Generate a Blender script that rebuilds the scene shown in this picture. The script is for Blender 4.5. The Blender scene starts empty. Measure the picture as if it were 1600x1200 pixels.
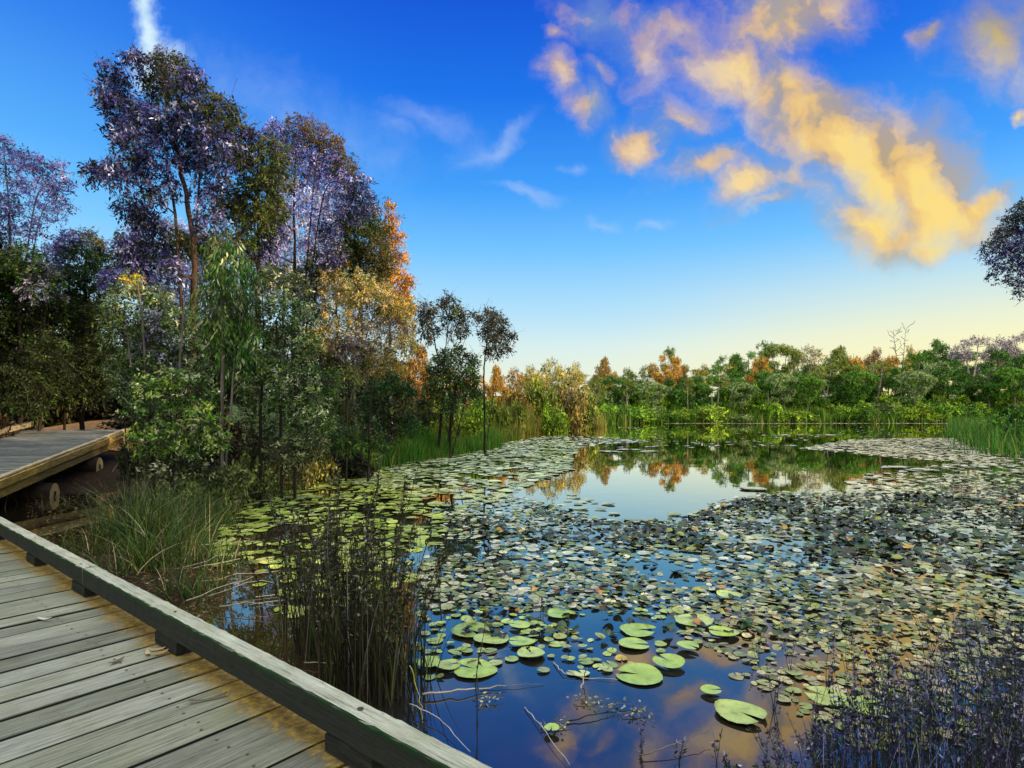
import bpy, math, random
import numpy as np
from mathutils import Vector, Matrix

random.seed(7)
RNG = np.random.default_rng(11)
S = bpy.context.scene
COL = S.collection
F, CX, HY, EYE = 940.0, 800.0, 636.0, 2.0      # focal length in pixels of a 1600 wide frame, eye height

def at(px, py, Y):
    """a point seen in the photo at px,py standing Y metres away"""
    return np.array([(px - CX) / F * Y, Y, EYE - (py - HY) / F * Y])

def flat(px, py, z=0.0):
    Y = (EYE - z) * F / (py - HY)
    return np.array([(px - CX) / F * Y, Y, z])

# ------------------------------------------------------------------ mesh helpers
class MB:
    """collects vertices, faces and per-vertex colours; links them as ONE mesh object"""
    def __init__(self):
        self.V, self.C, self.Q, self.T, self.QM, self.TM, self.n = [], [], [], [], [], [], 0
    def add(self, V, Q=None, T=None, C=(1, 1, 1), m=0):
        V = np.asarray(V, float).reshape(-1, 3)
        C = np.asarray(C, float)
        if C.ndim == 1: C = np.tile(C, (len(V), 1))
        self.V.append(V); self.C.append(C)
        if Q is not None and len(Q):
            self.Q.append(np.asarray(Q, int).reshape(-1, 4) + self.n); self.QM.append(np.full(len(self.Q[-1]), m))
        if T is not None and len(T):
            self.T.append(np.asarray(T, int).reshape(-1, 3) + self.n); self.TM.append(np.full(len(self.T[-1]), m))
        self.n += len(V)
    def mesh(self, name, mats, smooth=False):
        V = np.concatenate(self.V); C = np.concatenate(self.C)
        Q = np.concatenate(self.Q) if self.Q else np.zeros((0, 4), int)
        T = np.concatenate(self.T) if self.T else np.zeros((0, 3), int)
        me = bpy.data.meshes.new(name)
        me.vertices.add(len(V)); me.vertices.foreach_set('co', V.ravel())
        nl = len(Q) * 4 + len(T) * 3
        me.loops.add(nl); me.loops.foreach_set('vertex_index', np.concatenate([Q.ravel(), T.ravel()]).astype(np.int32))
        me.polygons.add(len(Q) + len(T))
        st = np.concatenate([np.arange(len(Q)) * 4, len(Q) * 4 + np.arange(len(T)) * 3]).astype(np.int32)
        me.polygons.foreach_set('loop_start', st)
        me.polygons.foreach_set('material_index', np.concatenate((self.QM + self.TM) or [np.zeros(0)]).astype(np.int32))
        me.polygons.foreach_set('use_smooth', np.full(len(Q) + len(T), smooth))
        a = me.color_attributes.new('Col', 'FLOAT_COLOR', 'POINT')
        a.data.foreach_set('color', np.concatenate([C, np.ones((len(C), 1))], 1).astype(np.float32).ravel())
        for m in (mats if isinstance(mats, (list, tuple)) else [mats]): me.materials.append(m)
        me.update(); me.validate()
        return me
    def build(self, name, mats, parent=None, smooth=False):
        o = bpy.data.objects.new(name, self.mesh(name, mats, smooth)); COL.objects.link(o)
        o.parent = parent
        return o

def tag(o, label=None, cat=None, group=None, kind=None):
    if label: o['label'] = label
    if cat: o['category'] = cat
    if group: o['group'] = group
    if kind: o['kind'] = kind
    return o

def empty(name, loc=(0, 0, 0), rz=0.0):
    o = bpy.data.objects.new(name, None); COL.objects.link(o)
    o.location = loc; o.rotation_euler = (0, 0, rz); o.empty_display_size = 0.2
    return o

def dup(root, loc, rz=0.0, sc=(1, 1, 1), tint=None):
    r = root.copy(); COL.objects.link(r); r.location = loc; r.rotation_euler = (0, 0, rz); r.scale = sc
    for ch in list(root.children):
        c = ch.copy(); COL.objects.link(c); c.parent = r
        if tint is not None and ch.name.startswith(('crown', 'foliage')): c.color = (*tint, 1)
    if tint is not None and root.type == 'MESH': r.color = (*tint, 1)
    return r

def norm(v): return v / np.maximum(np.linalg.norm(v, axis=-1, keepdims=True), 1e-9)

def tube(mb, pts, rad, sides=6, C=(1, 1, 1), m=0, cap=True):
    pts = np.asarray(pts, float); rad = np.asarray(rad, float); n = len(pts)
    t = norm(np.gradient(pts, axis=0))
    ref = np.array([0.31, 0.95, 0.05]) if abs(t[:, 2]).mean() > .6 else np.array([0.05, 0.1, 1.0])
    a = norm(np.cross(t, ref)); b = np.cross(t, a)
    th = np.arange(sides) * 2 * math.pi / sides
    V = pts[:, None] + rad[:, None, None] * (np.cos(th)[None, :, None] * a[:, None] + np.sin(th)[None, :, None] * b[:, None])
    i = np.arange(n - 1)[:, None] * sides; j = np.arange(sides)[None]; k = (j + 1) % sides
    Q = np.stack([i + j, i + k, i + sides + k, i + sides + j], -1).reshape(-1, 4)
    V = V.reshape(-1, 3); T = None
    if cap:
        V = np.concatenate([V, pts[[0, -1]]]); e = n * sides; l = (n - 1) * sides
        jj = np.arange(sides); kk = (jj + 1) % sides
        T = np.concatenate([np.stack([kk, jj, np.full(sides, e)], -1), np.stack([l + jj, l + kk, np.full(sides, e + 1)], -1)])
    mb.add(V, Q, T, C, m)

def curve(p0, p1, n, bend, rng):
    t = np.linspace(0, 1, n)[:, None]
    p = np.asarray(p0) * (1 - t) + np.asarray(p1) * t
    L = np.linalg.norm(np.asarray(p1) - np.asarray(p0))
    off = rng.normal(0, 1, 3) * bend * L; off[2] = abs(off[2]) * .6
    p = p + np.sin(t * math.pi) * off
    p[1:-1] += rng.normal(0, bend * L * .18, (n - 2, 3))
    return p

def box(mb, x0, x1, y0, y1, z0, z1, C=(1, 1, 1), m=0):
    V = [(x, y, z) for z in (z0, z1) for y in (y0, y1) for x in (x0, x1)]
    mb.add(V, [(0, 2, 3, 1), (4, 5, 7, 6), (0, 1, 5, 4), (2, 6, 7, 3), (0, 4, 6, 2), (1, 3, 7, 5)], None, C, m)

# ------------------------------------------------------------------ materials
def newmat(name):
    m = bpy.data.materials.new(name); m.use_nodes = True
    nt = m.node_tree; nt.nodes.clear()
    out = nt.nodes.new('ShaderNodeOutputMaterial')
    return m, nt, out

class NT:
    def __init__(self, nt): self.nt = nt
    def n(self, typ, inputs=None, **props):
        nd = self.nt.nodes.new(typ)
        for k, v in props.items(): setattr(nd, k, v)
        for k, v in (inputs or {}).items():
            s = nd.inputs[k]
            if isinstance(v, bpy.types.NodeSocket): self.nt.links.new(v, s)
            else: s.default_value = v
        return nd
    def math(self, op, a, b=0.0, c=0.0, clamp=False):
        nd = self.n('ShaderNodeMath', {0: a, 1: b, 2: c}, operation=op, use_clamp=clamp); return nd.outputs[0]
    def mix(self, f, a, b, blend='MIX'):
        nd = self.n('ShaderNodeMix', data_type='RGBA', blend_type=blend)
        for i, v in ((0, f), (6, a), (7, b)):
            s = nd.inputs[i]
            if isinstance(v, bpy.types.NodeSocket): self.nt.links.new(v, s)
            else: s.default_value = v if i == 0 else (*v[:3], 1)
        return nd.outputs[2]
    def noise(self, vec, scale, detail=4, rough=.55, **kw):
        return self.n('ShaderNodeTexNoise', {'Vector': vec, 'Scale': scale, 'Detail': detail, 'Roughness': rough}, **kw)
    def ramp(self, fac, stops, interp='LINEAR'):
        r = self.n('ShaderNodeValToRGB', {'Fac': fac}); cr = r.color_ramp; cr.interpolation = interp
        while len(cr.elements) < len(stops): cr.elements.new(.5)
        for e, (p, c) in zip(cr.elements, stops): e.position = p; e.color = (*c, 1)
        return r.outputs['Color']
    def sstep(self, x, a, b):
        return self.n('ShaderNodeMapRange', {0: x, 1: a, 2: b, 3: 0.0, 4: 1.0}, interpolation_type='SMOOTHSTEP').outputs[0]

def mat_leaf(name, rough=.5, trans=.32, spec=.35):
    m, nt, out = newmat(name); N = NT(nt)
    a = N.n('ShaderNodeAttribute', attribute_name='Col').outputs['Color']
    oi = N.n('ShaderNodeObjectInfo').outputs['Color']
    geo = N.n('ShaderNodeNewGeometry').outputs['Position']
    nz = N.noise(geo, 1.7, 3).outputs['Fac']
    c = N.mix(1.0, a, oi, 'MULTIPLY')
    c = N.mix(1.0, c, N.ramp(nz, [(.25, (.85, .9, .82)), (.75, (1.6, 1.6, 1.45))]), 'MULTIPLY')
    p = N.n('ShaderNodeBsdfPrincipled', {'Base Color': c, 'Roughness': rough, 'Specular IOR Level': spec})
    t = N.n('ShaderNodeBsdfTranslucent', {'Color': c})
    mx = N.n('ShaderNodeMixShader', {0: trans, 1: p.outputs[0], 2: t.outputs[0]})
    nt.links.new(mx.outputs[0], out.inputs[0]); return m

def mat_bark(name, c1, c2, sc=9):
    m, nt, out = newmat(name); N = NT(nt)
    g = N.n('ShaderNodeNewGeometry').outputs['Position']
    mp = N.n('ShaderNodeMapping', {'Vector': g, 'Scale': (1, 1, .22)}).outputs[0]
    nz = N.noise(mp, sc, 6, .65).outputs['Fac']
    c = N.ramp(nz, [(.3, c1), (.68, c2)])
    bp = N.n('ShaderNodeBump', {'Height': nz, 'Strength': .6, 'Distance': .03}).outputs[0]
    p = N.n('ShaderNodeBsdfPrincipled', {'Base Color': c, 'Roughness': .85, 'Normal': bp, 'Specular IOR Level': .2})
    nt.links.new(p.outputs[0], out.inputs[0]); return m

M_LEAF = mat_leaf('foliage', trans=.2)
M_GRASS = mat_leaf('grass_blades', .55, .35, .3)
M_WEED = mat_leaf('dark_weed', .45, .15, .4)
BARK_BROWN = mat_bark('bark_brown', (.03, .018, .012), (.13, .075, .045))
BARK_GREY = mat_bark('bark_grey', (.07, .06, .055), (.30, .26, .22))
BARK_DARK = mat_bark('bark_dark', (.008, .007, .006), (.05, .035, .03))
BARK_PALE = mat_bark('bark_pale', (.30, .26, .22), (.62, .56, .48))

def mat_pad(name, rough=.33):
    m, nt, out = newmat(name); N = NT(nt)
    a = N.n('ShaderNodeAttribute', attribute_name='Col').outputs['Color']
    oi = N.n('ShaderNodeObjectInfo').outputs['Color']
    g = N.n('ShaderNodeNewGeometry').outputs['Position']
    n1 = N.noise(g, 14, 5, .6).outputs['Fac']; n2 = N.noise(g, 60, 3).outputs['Fac']
    c = N.mix(1.0, a, oi, 'MULTIPLY')
    c = N.mix(1.0, c, N.ramp(n1, [(.28, (.62, .64, .6)), (.5, (1, 1, 1)), (.75, (1.22, 1.15, .95))]), 'MULTIPLY')
    c = N.mix(N.sstep(n2, .66, .74), c, (.13, .085, .03))
    bp = N.n('ShaderNodeBump', {'Height': n1, 'Strength': .25, 'Distance': .01}).outputs[0]
    p = N.n('ShaderNodeBsdfPrincipled', {'Base Color': c, 'Roughness': rough, 'Normal': bp, 'Specular IOR Level': .5})
    nt.links.new(p.outputs[0], out.inputs[0]); return m
M_PAD = mat_pad('lily_pad_skin', .27)
M_RAISED = mat_pad('raised_leaf_skin', .42)

def mat_water():
    m, nt, out = newmat('pond_water'); N = NT(nt)
    g = N.n('ShaderNodeNewGeometry').outputs['Position']
    mp = N.n('ShaderNodeMapping', {'Vector': g, 'Scale': (1, .55, 1)}).outputs[0]
    n1 = N.noise(mp, 2.2, 3, .5).outputs['Fac']; n2 = N.noise(g, .4, 2).outputs['Fac']
    h = N.math('MULTIPLY', n1, N.ramp(n2, [(.35, (.3,) * 3), (.7, (1,) * 3)]))
    bp = N.n('ShaderNodeBump', {'Height': h, 'Strength': .12, 'Distance': .02}).outputs[0]
    n3 = N.noise(g, .9, 4).outputs['Fac']
    dc = N.ramp(n3, [(.35, (.006, .009, .012)), (.7, (.028, .02, .007))])
    sx = N.n('ShaderNodeSeparateXYZ', {0: g}).outputs
    sh = N.math('MULTIPLY', N.sstep(sx['X'], -.6, -2.2), N.sstep(sx['Y'], 12, 8))
    dc = N.mix(N.math('MULTIPLY', sh, .85), dc, (.04, .026, .008))
    d = N.n('ShaderNodeBsdfDiffuse', {'Color': dc})
    gl = N.n('ShaderNodeBsdfGlossy', {'Color': (1.0, .96, .84, 1), 'Roughness': .015, 'Normal': bp})
    fr = N.n('ShaderNodeFresnel', {'IOR': 2.0, 'Normal': bp}).outputs[0]
    fr = N.math('MULTIPLY_ADD', fr, 1.5, .03, True)
    mx = N.n('ShaderNodeMixShader', {0: fr, 1: d.outputs[0], 2: gl.outputs[0]})
    nt.links.new(mx.outputs[0], out.inputs[0]); return m

def mat_ground():
    m, nt, out = newmat('ground_soil'); N = NT(nt)
    g = N.n('ShaderNodeNewGeometry').outputs['Position']
    n1 = N.noise(g, 1.3, 6, .65).outputs['Fac']; n2 = N.noise(g, 22, 4, .7).outputs['Fac']; n3 = N.noise(g, .12, 3).outputs['Fac']
    c = N.ramp(n2, [(.3, (.006, .004, .002)), (.52, (.024, .014, .006)), (.66, (.055, .026, .012)), (.74, (.16, .10, .06))])
    gr = N.ramp(n1, [(.3, (.015, .035, .006)), (.7, (.06, .11, .02))])
    y = N.n('ShaderNodeSeparateXYZ', {0: g}).outputs['Y']
    f = N.math('MULTIPLY', N.sstep(y, 20, 45), N.sstep(N.math('ADD', n1, N.math('MULTIPLY', n3, .6)), .45, .75))
    c = N.mix(f, c, gr)
    bp = N.n('ShaderNodeBump', {'Height': n2, 'Strength': .8, 'Distance': .05}).outputs[0]
    p = N.n('ShaderNodeBsdfPrincipled', {'Base Color': c, 'Roughness': .9, 'Normal': bp, 'Specular IOR Level': .2})
    nt.links.new(p.outputs[0], out.inputs[0]); return m

def mat_wood(name, grain, c1, c2, edge=None, moss_shade=None, endc=None):
    """weathered timber, grain running along the local axis given in 'grain'"""
    m, nt, out = newmat(name); N = NT(nt)
    tc = N.n('ShaderNodeTexCoord').outputs['Object']
    a = N.n('ShaderNodeAttribute', attribute_name='Col').outputs['Color']
    sc = {'x': (.045, 1, 1), 'y': (1, .045, 1)}[grain]
    ar = N.n('ShaderNodeSeparateColor', {0: a}).outputs[0]
    off = N.n('ShaderNodeCombineXYZ', {0: N.math('MULTIPLY', ar, 37.0), 1: 0.0, 2: N.math('MULTIPLY', ar, 91.0)}).outputs[0]
    v = N.n('ShaderNodeVectorMath', {0: tc, 1: off}, operation='ADD').outputs[0]
    mp = N.n('ShaderNodeMapping', {'Vector': v, 'Scale': sc}).outputs[0]
    n1 = N.noise(mp, 70, 8, .75).outputs['Fac']
    n2 = N.noise(v, 3.2, 4, .6).outputs['Fac']; n4 = N.noise(v, 26, 4, .7).outputs['Fac']
    c = N.ramp(n1, [(.30, tuple(x * .25 for x in c1)), (.41, c1), (.60, c2), (.75, tuple(x * 1.25 for x in c2))])
    c = N.mix(1.0, c, a, 'MULTIPLY')
    c = N.mix(N.math('MULTIPLY', N.sstep(n2, .42, .7), .45), c, N.mix(1.0, c, (.55, .6, .42), 'MULTIPLY'))
    c = N.mix(N.math('MULTIPLY', N.sstep(n2, .5, .25), .5), c, N.mix(1.0, c, (1.15, 1.3, 1.3), 'MULTIPLY'))
    c = N.mix(N.math('MULTIPLY', N.sstep(n4, .62, .72), .6), c, (.035, .03, .02))
    s = N.n('ShaderNodeSeparateXYZ', {0: tc})
    if edge is not None:                    # orange-yellow algae along the open end of the boards
        e = N.sstep(N.math('ADD', s.outputs['X'], N.math('MULTIPLY_ADD', n4, .22, N.math('MULTIPLY_ADD', n1, .12, N.math('MULTIPLY_ADD', n2, .22, -.225)))), edge - .15, edge - .01)
        e = N.math('MULTIPLY', e, .85)
        c = N.mix(e, c, N.ramp(n4, [(.3, (.07, .036, .005)), (.50, (.28, .165, .014)), (.68, (.46, .33, .04))]))
    if moss_shade is not None:                    # dark green algae on the upper inner arris, shade painted on the inner face
        zz, xx = moss_shade
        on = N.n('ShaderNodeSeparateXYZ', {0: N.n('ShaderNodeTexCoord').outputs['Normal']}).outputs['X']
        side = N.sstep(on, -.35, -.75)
        c = N.mix(side, c, N.ramp(n1, [(.3, (.010, .012, .010)), (.7, (.036, .040, .030))]))  # inner face coloured near-black to carry its shade
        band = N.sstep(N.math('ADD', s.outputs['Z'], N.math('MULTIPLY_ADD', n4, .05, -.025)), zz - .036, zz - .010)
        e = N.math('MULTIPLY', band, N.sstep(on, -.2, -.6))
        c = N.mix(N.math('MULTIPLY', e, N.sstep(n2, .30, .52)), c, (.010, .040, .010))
    bp = N.n('ShaderNodeBump', {'Height': n1, 'Strength': .8, 'Distance': .008}).outputs[0]
    p = N.n('ShaderNodeBsdfPrincipled', {'Base Color': c, 'Roughness': .75, 'Normal': bp, 'Specular IOR Level': .3})
    nt.links.new(p.outputs[0], out.inputs[0]); return m

def mat_plain(name, c1, c2, sc=20, rough=.7, metal=0):
    m, nt, out = newmat(name); N = NT(nt)
    g = N.n('ShaderNodeNewGeometry').outputs['Position']
    nz = N.noise(g, sc, 5, .6).outputs['Fac']
    c = N.ramp(nz, [(.32, c1), (.68, c2)])
    p = N.n('ShaderNodeBsdfPrincipled', {'Base Color': c, 'Roughness': rough, 'Metallic': metal})
    nt.links.new(p.outputs[0], out.inputs[0]); return m

# ------------------------------------------------------------------ terrain
def w(px, py): return flat(px, py)[:2]
POND = np.array([(-.9, 1.0), (-2.6, 2.4), (-3.4, 4.4), w(330, 915), w(325, 830), w(358, 775), w(450, 749), w(560, 735), w(640, 723), w(700, 714),
                 w(772, 700), w(783, 688), w(800, 681), w(850, 675.5), w(905, 671), w(938, 667.5), w(945, 661.5), w(1040, 660.8), w(1280, 660.8), w(1528, 661),
                 w(1534, 672), w(1552, 690), w(1600, 706), (19, 16), (12, 8), (7.0, 4.3), (5.0, 3.0), (2.6, 2.15), (1.0, 1.4), (.3, .8)])

def inside(poly, P):
    x, y = P[..., 0], P[..., 1]; r = np.zeros(x.shape, bool); n = len(poly)
    for i in range(n):
        (x0, y0), (x1, y1) = poly[i], poly[(i + 1) % n]
        if y0 == y1: continue
        r ^= ((y0 > y) != (y1 > y)) & (x < (x1 - x0) * (y - y0) / (y1 - y0) + x0)
    return r

def sdist(P):
    d = np.full(P.shape[:-1], 1e9); n = len(POND)
    for i in range(n):
        a, b = POND[i], POND[(i + 1) % n]; ab = b - a
        t = np.clip(((P - a) @ ab) / (ab @ ab), 0, 1)
        d = np.minimum(d, np.linalg.norm(P - (a + t[..., None] * ab), axis=-1))
    return np.where(inside(POND, P), -d, d)

def gz(x, y):
    P = np.stack(np.broadcast_arrays(np.asarray(x, float), np.asarray(y, float)), -1)
    s = sdist(P); x, y = P[..., 0], P[..., 1]
    far = np.clip((y - 55) / 15, 0, 1)
    up = np.clip(s, 0, None)
    z = .02 + .30 * (1 - np.exp(-up / 3.5)) + far * .35 * (1 - np.exp(-up / 2)) + up * (.012 + .05 * far)
    z = np.minimum(z, 4.5)
    z = z - (z + .12) * .92 * np.exp(-(((x + 8.6) / 3.6) ** 2 + ((y - 11.0) / 4.6) ** 2) ** 2) * (up > 0)
    z = z + 1.05 * np.exp(-(((x + 15.2) / 3.4) ** 2 + ((y - 23.0) / 4.2) ** 2))
    z = z + .05 * (np.sin(x * 1.3 + .4 * y) * np.cos(y * 1.1 - .3 * x)) * np.clip(up / 2, 0, 1)
    zi = -.5 * (1 - np.exp(s / 1.2)) - .02
    return np.where(s < 0, zi, z)
def g1(x, y): return float(gz(np.array([x]), np.array([y]))[0])

def build_ground():
    xs = np.concatenate([-np.geomspace(1500, 42, 16), np.arange(-40, 66, .6), np.geomspace(68, 1500, 16)])
    ys = np.concatenate([-np.geomspace(600, 7, 12), np.arange(-6, 34, .5), np.arange(34, 110, 1.0), np.geomspace(112, 2500, 18)])
    X, Y = np.meshgrid(xs, ys); Z = gz(X, Y)
    V = np.stack([X, Y, Z], -1).reshape(-1, 3); nx = len(xs); ny = len(ys)
    i = (np.arange(ny - 1)[:, None] * nx + np.arange(nx - 1)[None]).ravel()
    mb = MB(); mb.add(V, np.stack([i, i + 1, i + nx + 1, i + nx], -1))
    o = mb.build('ground', mat_ground(), smooth=True); tag(o, 'dark brown muddy bank strewn with leaf litter around the pond', kind='structure')
    mb = MB(); mb.add([(-60, -2, 0), (90, -2, 0), (90, 95, 0), (-60, 95, 0)], [(0, 1, 2, 3)])
    o = mb.build('water', mat_water()); tag(o, 'still dark pond water mirroring trees, blue sky and golden clouds', kind='structure')
    # bare earth path beyond the ramp
    mb = MB(); pts = []
    c0 = np.array([-13.6, 18.9]); c1 = np.array([-16.2, 25.5])
    for k in range(15):
        c = c0 + (c1 - c0) * k / 14
        for j in range(7):
            x = c[0] + (j - 3) * .8; y = c[1] + .18 * (j - 3); pts.append((x, y, g1(x, y) + .035))
    i = (np.arange(14)[:, None] * 7 + np.arange(6)[None]).ravel()
    mb.add(pts, np.stack([i, i + 1, i + 8, i + 7], -1))
    o = mb.build('path', mat_plain('path_earth', (.20, .09, .03), (.60, .32, .12), 7, .9), smooth=True)
    tag(o, 'orange brown earth path at the top of the ramp', kind='structure')
build_ground()

# ------------------------------------------------------------------ boardwalks
M_DECK = mat_wood('weathered_deck_boards', 'x', (.15, .16, .125), (.29, .30, .235), edge=0.0)
M_RAIL = mat_wood('weathered_rail', 'y', (.29, .30, .235), (.49, .49, .39), moss_shade=(.70, -.108))
M_RAIL2 = mat_wood('weathered_kerb', 'y', (.30, .24, .14), (.5, .42, .28))
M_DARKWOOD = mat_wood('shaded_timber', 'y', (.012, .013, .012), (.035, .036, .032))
M_RAMP = mat_wood('weathered_ramp_boards', 'x', (.13, .14, .135), (.28, .295, .29))
M_EDGE = mat_wood('yellowed_edge_board', 'y', (.24, .15, .03), (.52, .36, .10))
M_NAIL = mat_plain('nail_heads', (.02, .015, .012), (.12, .08, .06), 90, .5)
M_LOGEND = mat_plain('log_end_grain', (.30, .20, .06), (.62, .47, .19), 30, .8)
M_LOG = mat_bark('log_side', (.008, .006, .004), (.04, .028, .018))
M_HOLE = mat_plain('bolt_recess', (.006, .006, .006), (.03, .035, .03), 60, .6)

def wob_box(mb, x0, x1, ya, yb, z0, z1, rng, C, amp=.004, seg=.07, m=0, bev=.007):
    """long timber along y, bevelled, with slightly worn arrises"""
    n = max(3, int((yb - ya) / seg)); ys = np.linspace(ya, yb, n)
    prof = np.array([(x0 + bev, z0), (x1 - bev, z0), (x1, z0 + bev), (x1, z1 - bev), (x1 - bev, z1), (x0 + bev, z1), (x0, z1 - bev), (x0, z0 + bev)])
    V = np.zeros((n, 8, 3)); V[:, :, 0] = prof[:, 0]; V[:, :, 2] = prof[:, 1]; V[:, :, 1] = ys[:, None]
    jit = rng.normal(0, amp, (n, 8, 2)); jit[:, 4:7] *= 1.4
    V[:, :, 0] += jit[:, :, 0]; V[:, :, 2] += jit[:, :, 1] * .7
    i = np.arange(n - 1)[:, None] * 8; j = np.arange(8)[None]; k = (j + 1) % 8
    Q = np.stack([i + j, i + 8 + j, i + 8 + k, i + k], -1).reshape(-1, 4)
    e = (n - 1) * 8
    T = [(0, a, a + 1) for a in range(1, 7)] + [(e, e + a + 1, e + a) for a in range(1, 7)]
    mb.add(V.reshape(-1, 3), Q, T, C, m)

def near_boardwalk():
    rng = np.random.default_rng(3)
    p0 = np.array([flat(530, 1076, .7)[:2], flat(0, 806.7, .7)[:2]])
    t = norm(p0[1] - p0[0]); nn = np.array([t[1], -t[0]]);                # along the rail; outward (towards the water)
    if nn[1] < 0: nn = -nn
    out = p0 @ nn; o_out = out.mean()
    ang = math.atan2(nn[1], nn[0])                                       # local x = outward, local y = along rail
    root = empty('boardwalk', (nn[0] * o_out, nn[1] * o_out, 0), ang)
    tag(root, 'grey weathered plank boardwalk with a low kerb rail beside the pond in the foreground', 'boardwalk')
    def loc(px, py, z): p = flat(px, py, z)[:2]; q = p - nn * o_out; return q @ nn, q @ t
    DZ = .47
    # board joints read along the rail's inner foot
    js = [loc(x, y, DZ)[1] for x, y in ((476, 1126.5), (436, 1103), (402, 1081), (372, 1061.7), (343, 1045))]
    pitch = (js[-1] - js[0]) / 4; y0 = js[0] - pitch * 16
    deck = MB(); k = 0; y = y0; W = 3.4
    while y < 13.1:
        g = rng.uniform(.012, .022); c = rng.uniform(.66, 1.25); warm = rng.uniform(-.05, .05)
        dz = rng.normal(0, .0022); xe = .03 + rng.normal(0, .004)
        if abs(y - (js[0] - 2 * pitch)) < .01: c = .6
        a, b = y + g * .5, y + pitch - g * .5
        xs = np.linspace(-W, xe, 22); tilt = rng.normal(0, .0016)
        for z, up in ((DZ + dz, 1), ):
            n = len(xs); wav = np.cumsum(rng.normal(0, .0006, n)); wb = np.cumsum(rng.normal(0, .0006, n))
            V = np.concatenate([np.stack([xs, a + wav, np.full(n, z - .04)], -1), np.stack([xs, a + wav, np.full(n, z - .004)], -1),
                                np.stack([xs, a + .002 + wav, np.full(n, z + tilt)], -1), np.stack([xs, b - .002 + wb, np.full(n, z - tilt)], -1),
                                np.stack([xs, b + wb, np.full(n, z - .004)], -1), np.stack([xs, b + wb, np.full(n, z - .04)], -1)])
            i = np.arange(n - 1)
            Q = np.concatenate([np.stack([r * n + i, r * n + i + 1, (r + 1) * n + i + 1, (r + 1) * n + i], -1) for r in range(5)])
            e = n - 1; ends = [(0 * n + e, 5 * n + e, 4 * n + e, 1 * n + e), (1 * n + e, 4 * n + e, 3 * n + e, 2 * n + e)]
            cv = np.ones((6 * n, 1)); cv[:2 * n] = .06; cv[4 * n:] = .06      # gap shade painted black onto the board edges
            deck.add(V, np.concatenate([Q, ends]), None, cv * np.array([[c, c * (1 + warm * .4), c * (1 - warm)]]))
        if -3 < y < 8:
            for rowx in (-.36, -1.75, -3.1):
                for q in (.28, .72):
                    cx = rowx + rng.normal(0, .012); cy = y + pitch * q + rng.normal(0, .006); th = np.arange(9) * 2 * math.pi / 9
                    r = .0075
                    V = [(cx, cy, DZ + dz + .0035)] + [(cx + r * math.cos(u), cy + r * math.sin(u), DZ + dz + .003) for u in th]
                    deck.add(V, None, [(0, 1 + u, 1 + (u + 1) % 9) for u in range(9)], (1, 1, 1), 1)
        y += pitch
    deck.build('deck', [M_DECK, M_NAIL], root)
    # kerb rail in two lengths, butt-jointed over a block
    yj = loc(127, 889, .7)[1]
    for a, b, dz in ((-1.5, yj - .004, 0), (yj + .004, 12.2, .004)):
        mb = MB(); wob_box(mb, -.108, 0, a, b, .56 + dz, .70 + dz, rng, (.98 + dz * 10, 1, 1), .0013, .05)
        for px, py in ((560, 1110), (277, 955.5), (143, 886), (126, 882), (56, 841)):
            hx, hy = loc(px, py, .7)
            if a < hy < b:
                th = np.arange(12) * 2 * math.pi / 12; r = .013 if px == 560 else .009
                V = [(-.054 if px != 126 else -.07, hy, .7045 + dz)] ; cx = V[0][0]
                V += [(cx + r * math.cos(u), hy + r * 1.2 * math.sin(u), .7045 + dz) for u in th]
                mb.add(V, None, [(0, 1 + u, 1 + (u + 1) % 12) for u in range(12)], (1, 1, 1), 1)
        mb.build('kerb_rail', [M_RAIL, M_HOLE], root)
    for px in (500, 242, 116, 38):
        pass
    far_ends = [loc(500, 1148, .56)[1], loc(242, 984, .56)[1], loc(116, 905, .56)[1], loc(38, 863, .56)[1]]
    sp = (far_ends[3] - far_ends[0]) / 3
    for yb in [far_ends[0] - sp] + far_ends + [far_ends[3] + sp, far_ends[3] + 2 * sp]:
        mb = MB(); wob_box(mb, -.106, -.004, yb - .33, yb, .473, .558, rng, (.8, .8, .8), .0015, .08)
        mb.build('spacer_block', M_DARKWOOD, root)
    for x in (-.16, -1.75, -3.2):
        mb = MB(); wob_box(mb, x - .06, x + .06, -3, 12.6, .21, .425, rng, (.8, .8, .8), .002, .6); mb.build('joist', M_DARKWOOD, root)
    for yb in (-1.6, 1.9, 5.4, 8.9):
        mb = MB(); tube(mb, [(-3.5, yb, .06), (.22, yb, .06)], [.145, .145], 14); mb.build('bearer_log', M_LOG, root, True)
    return root, nn, t, o_out
DECK, DN, DT, DOUT = near_boardwalk()

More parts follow.
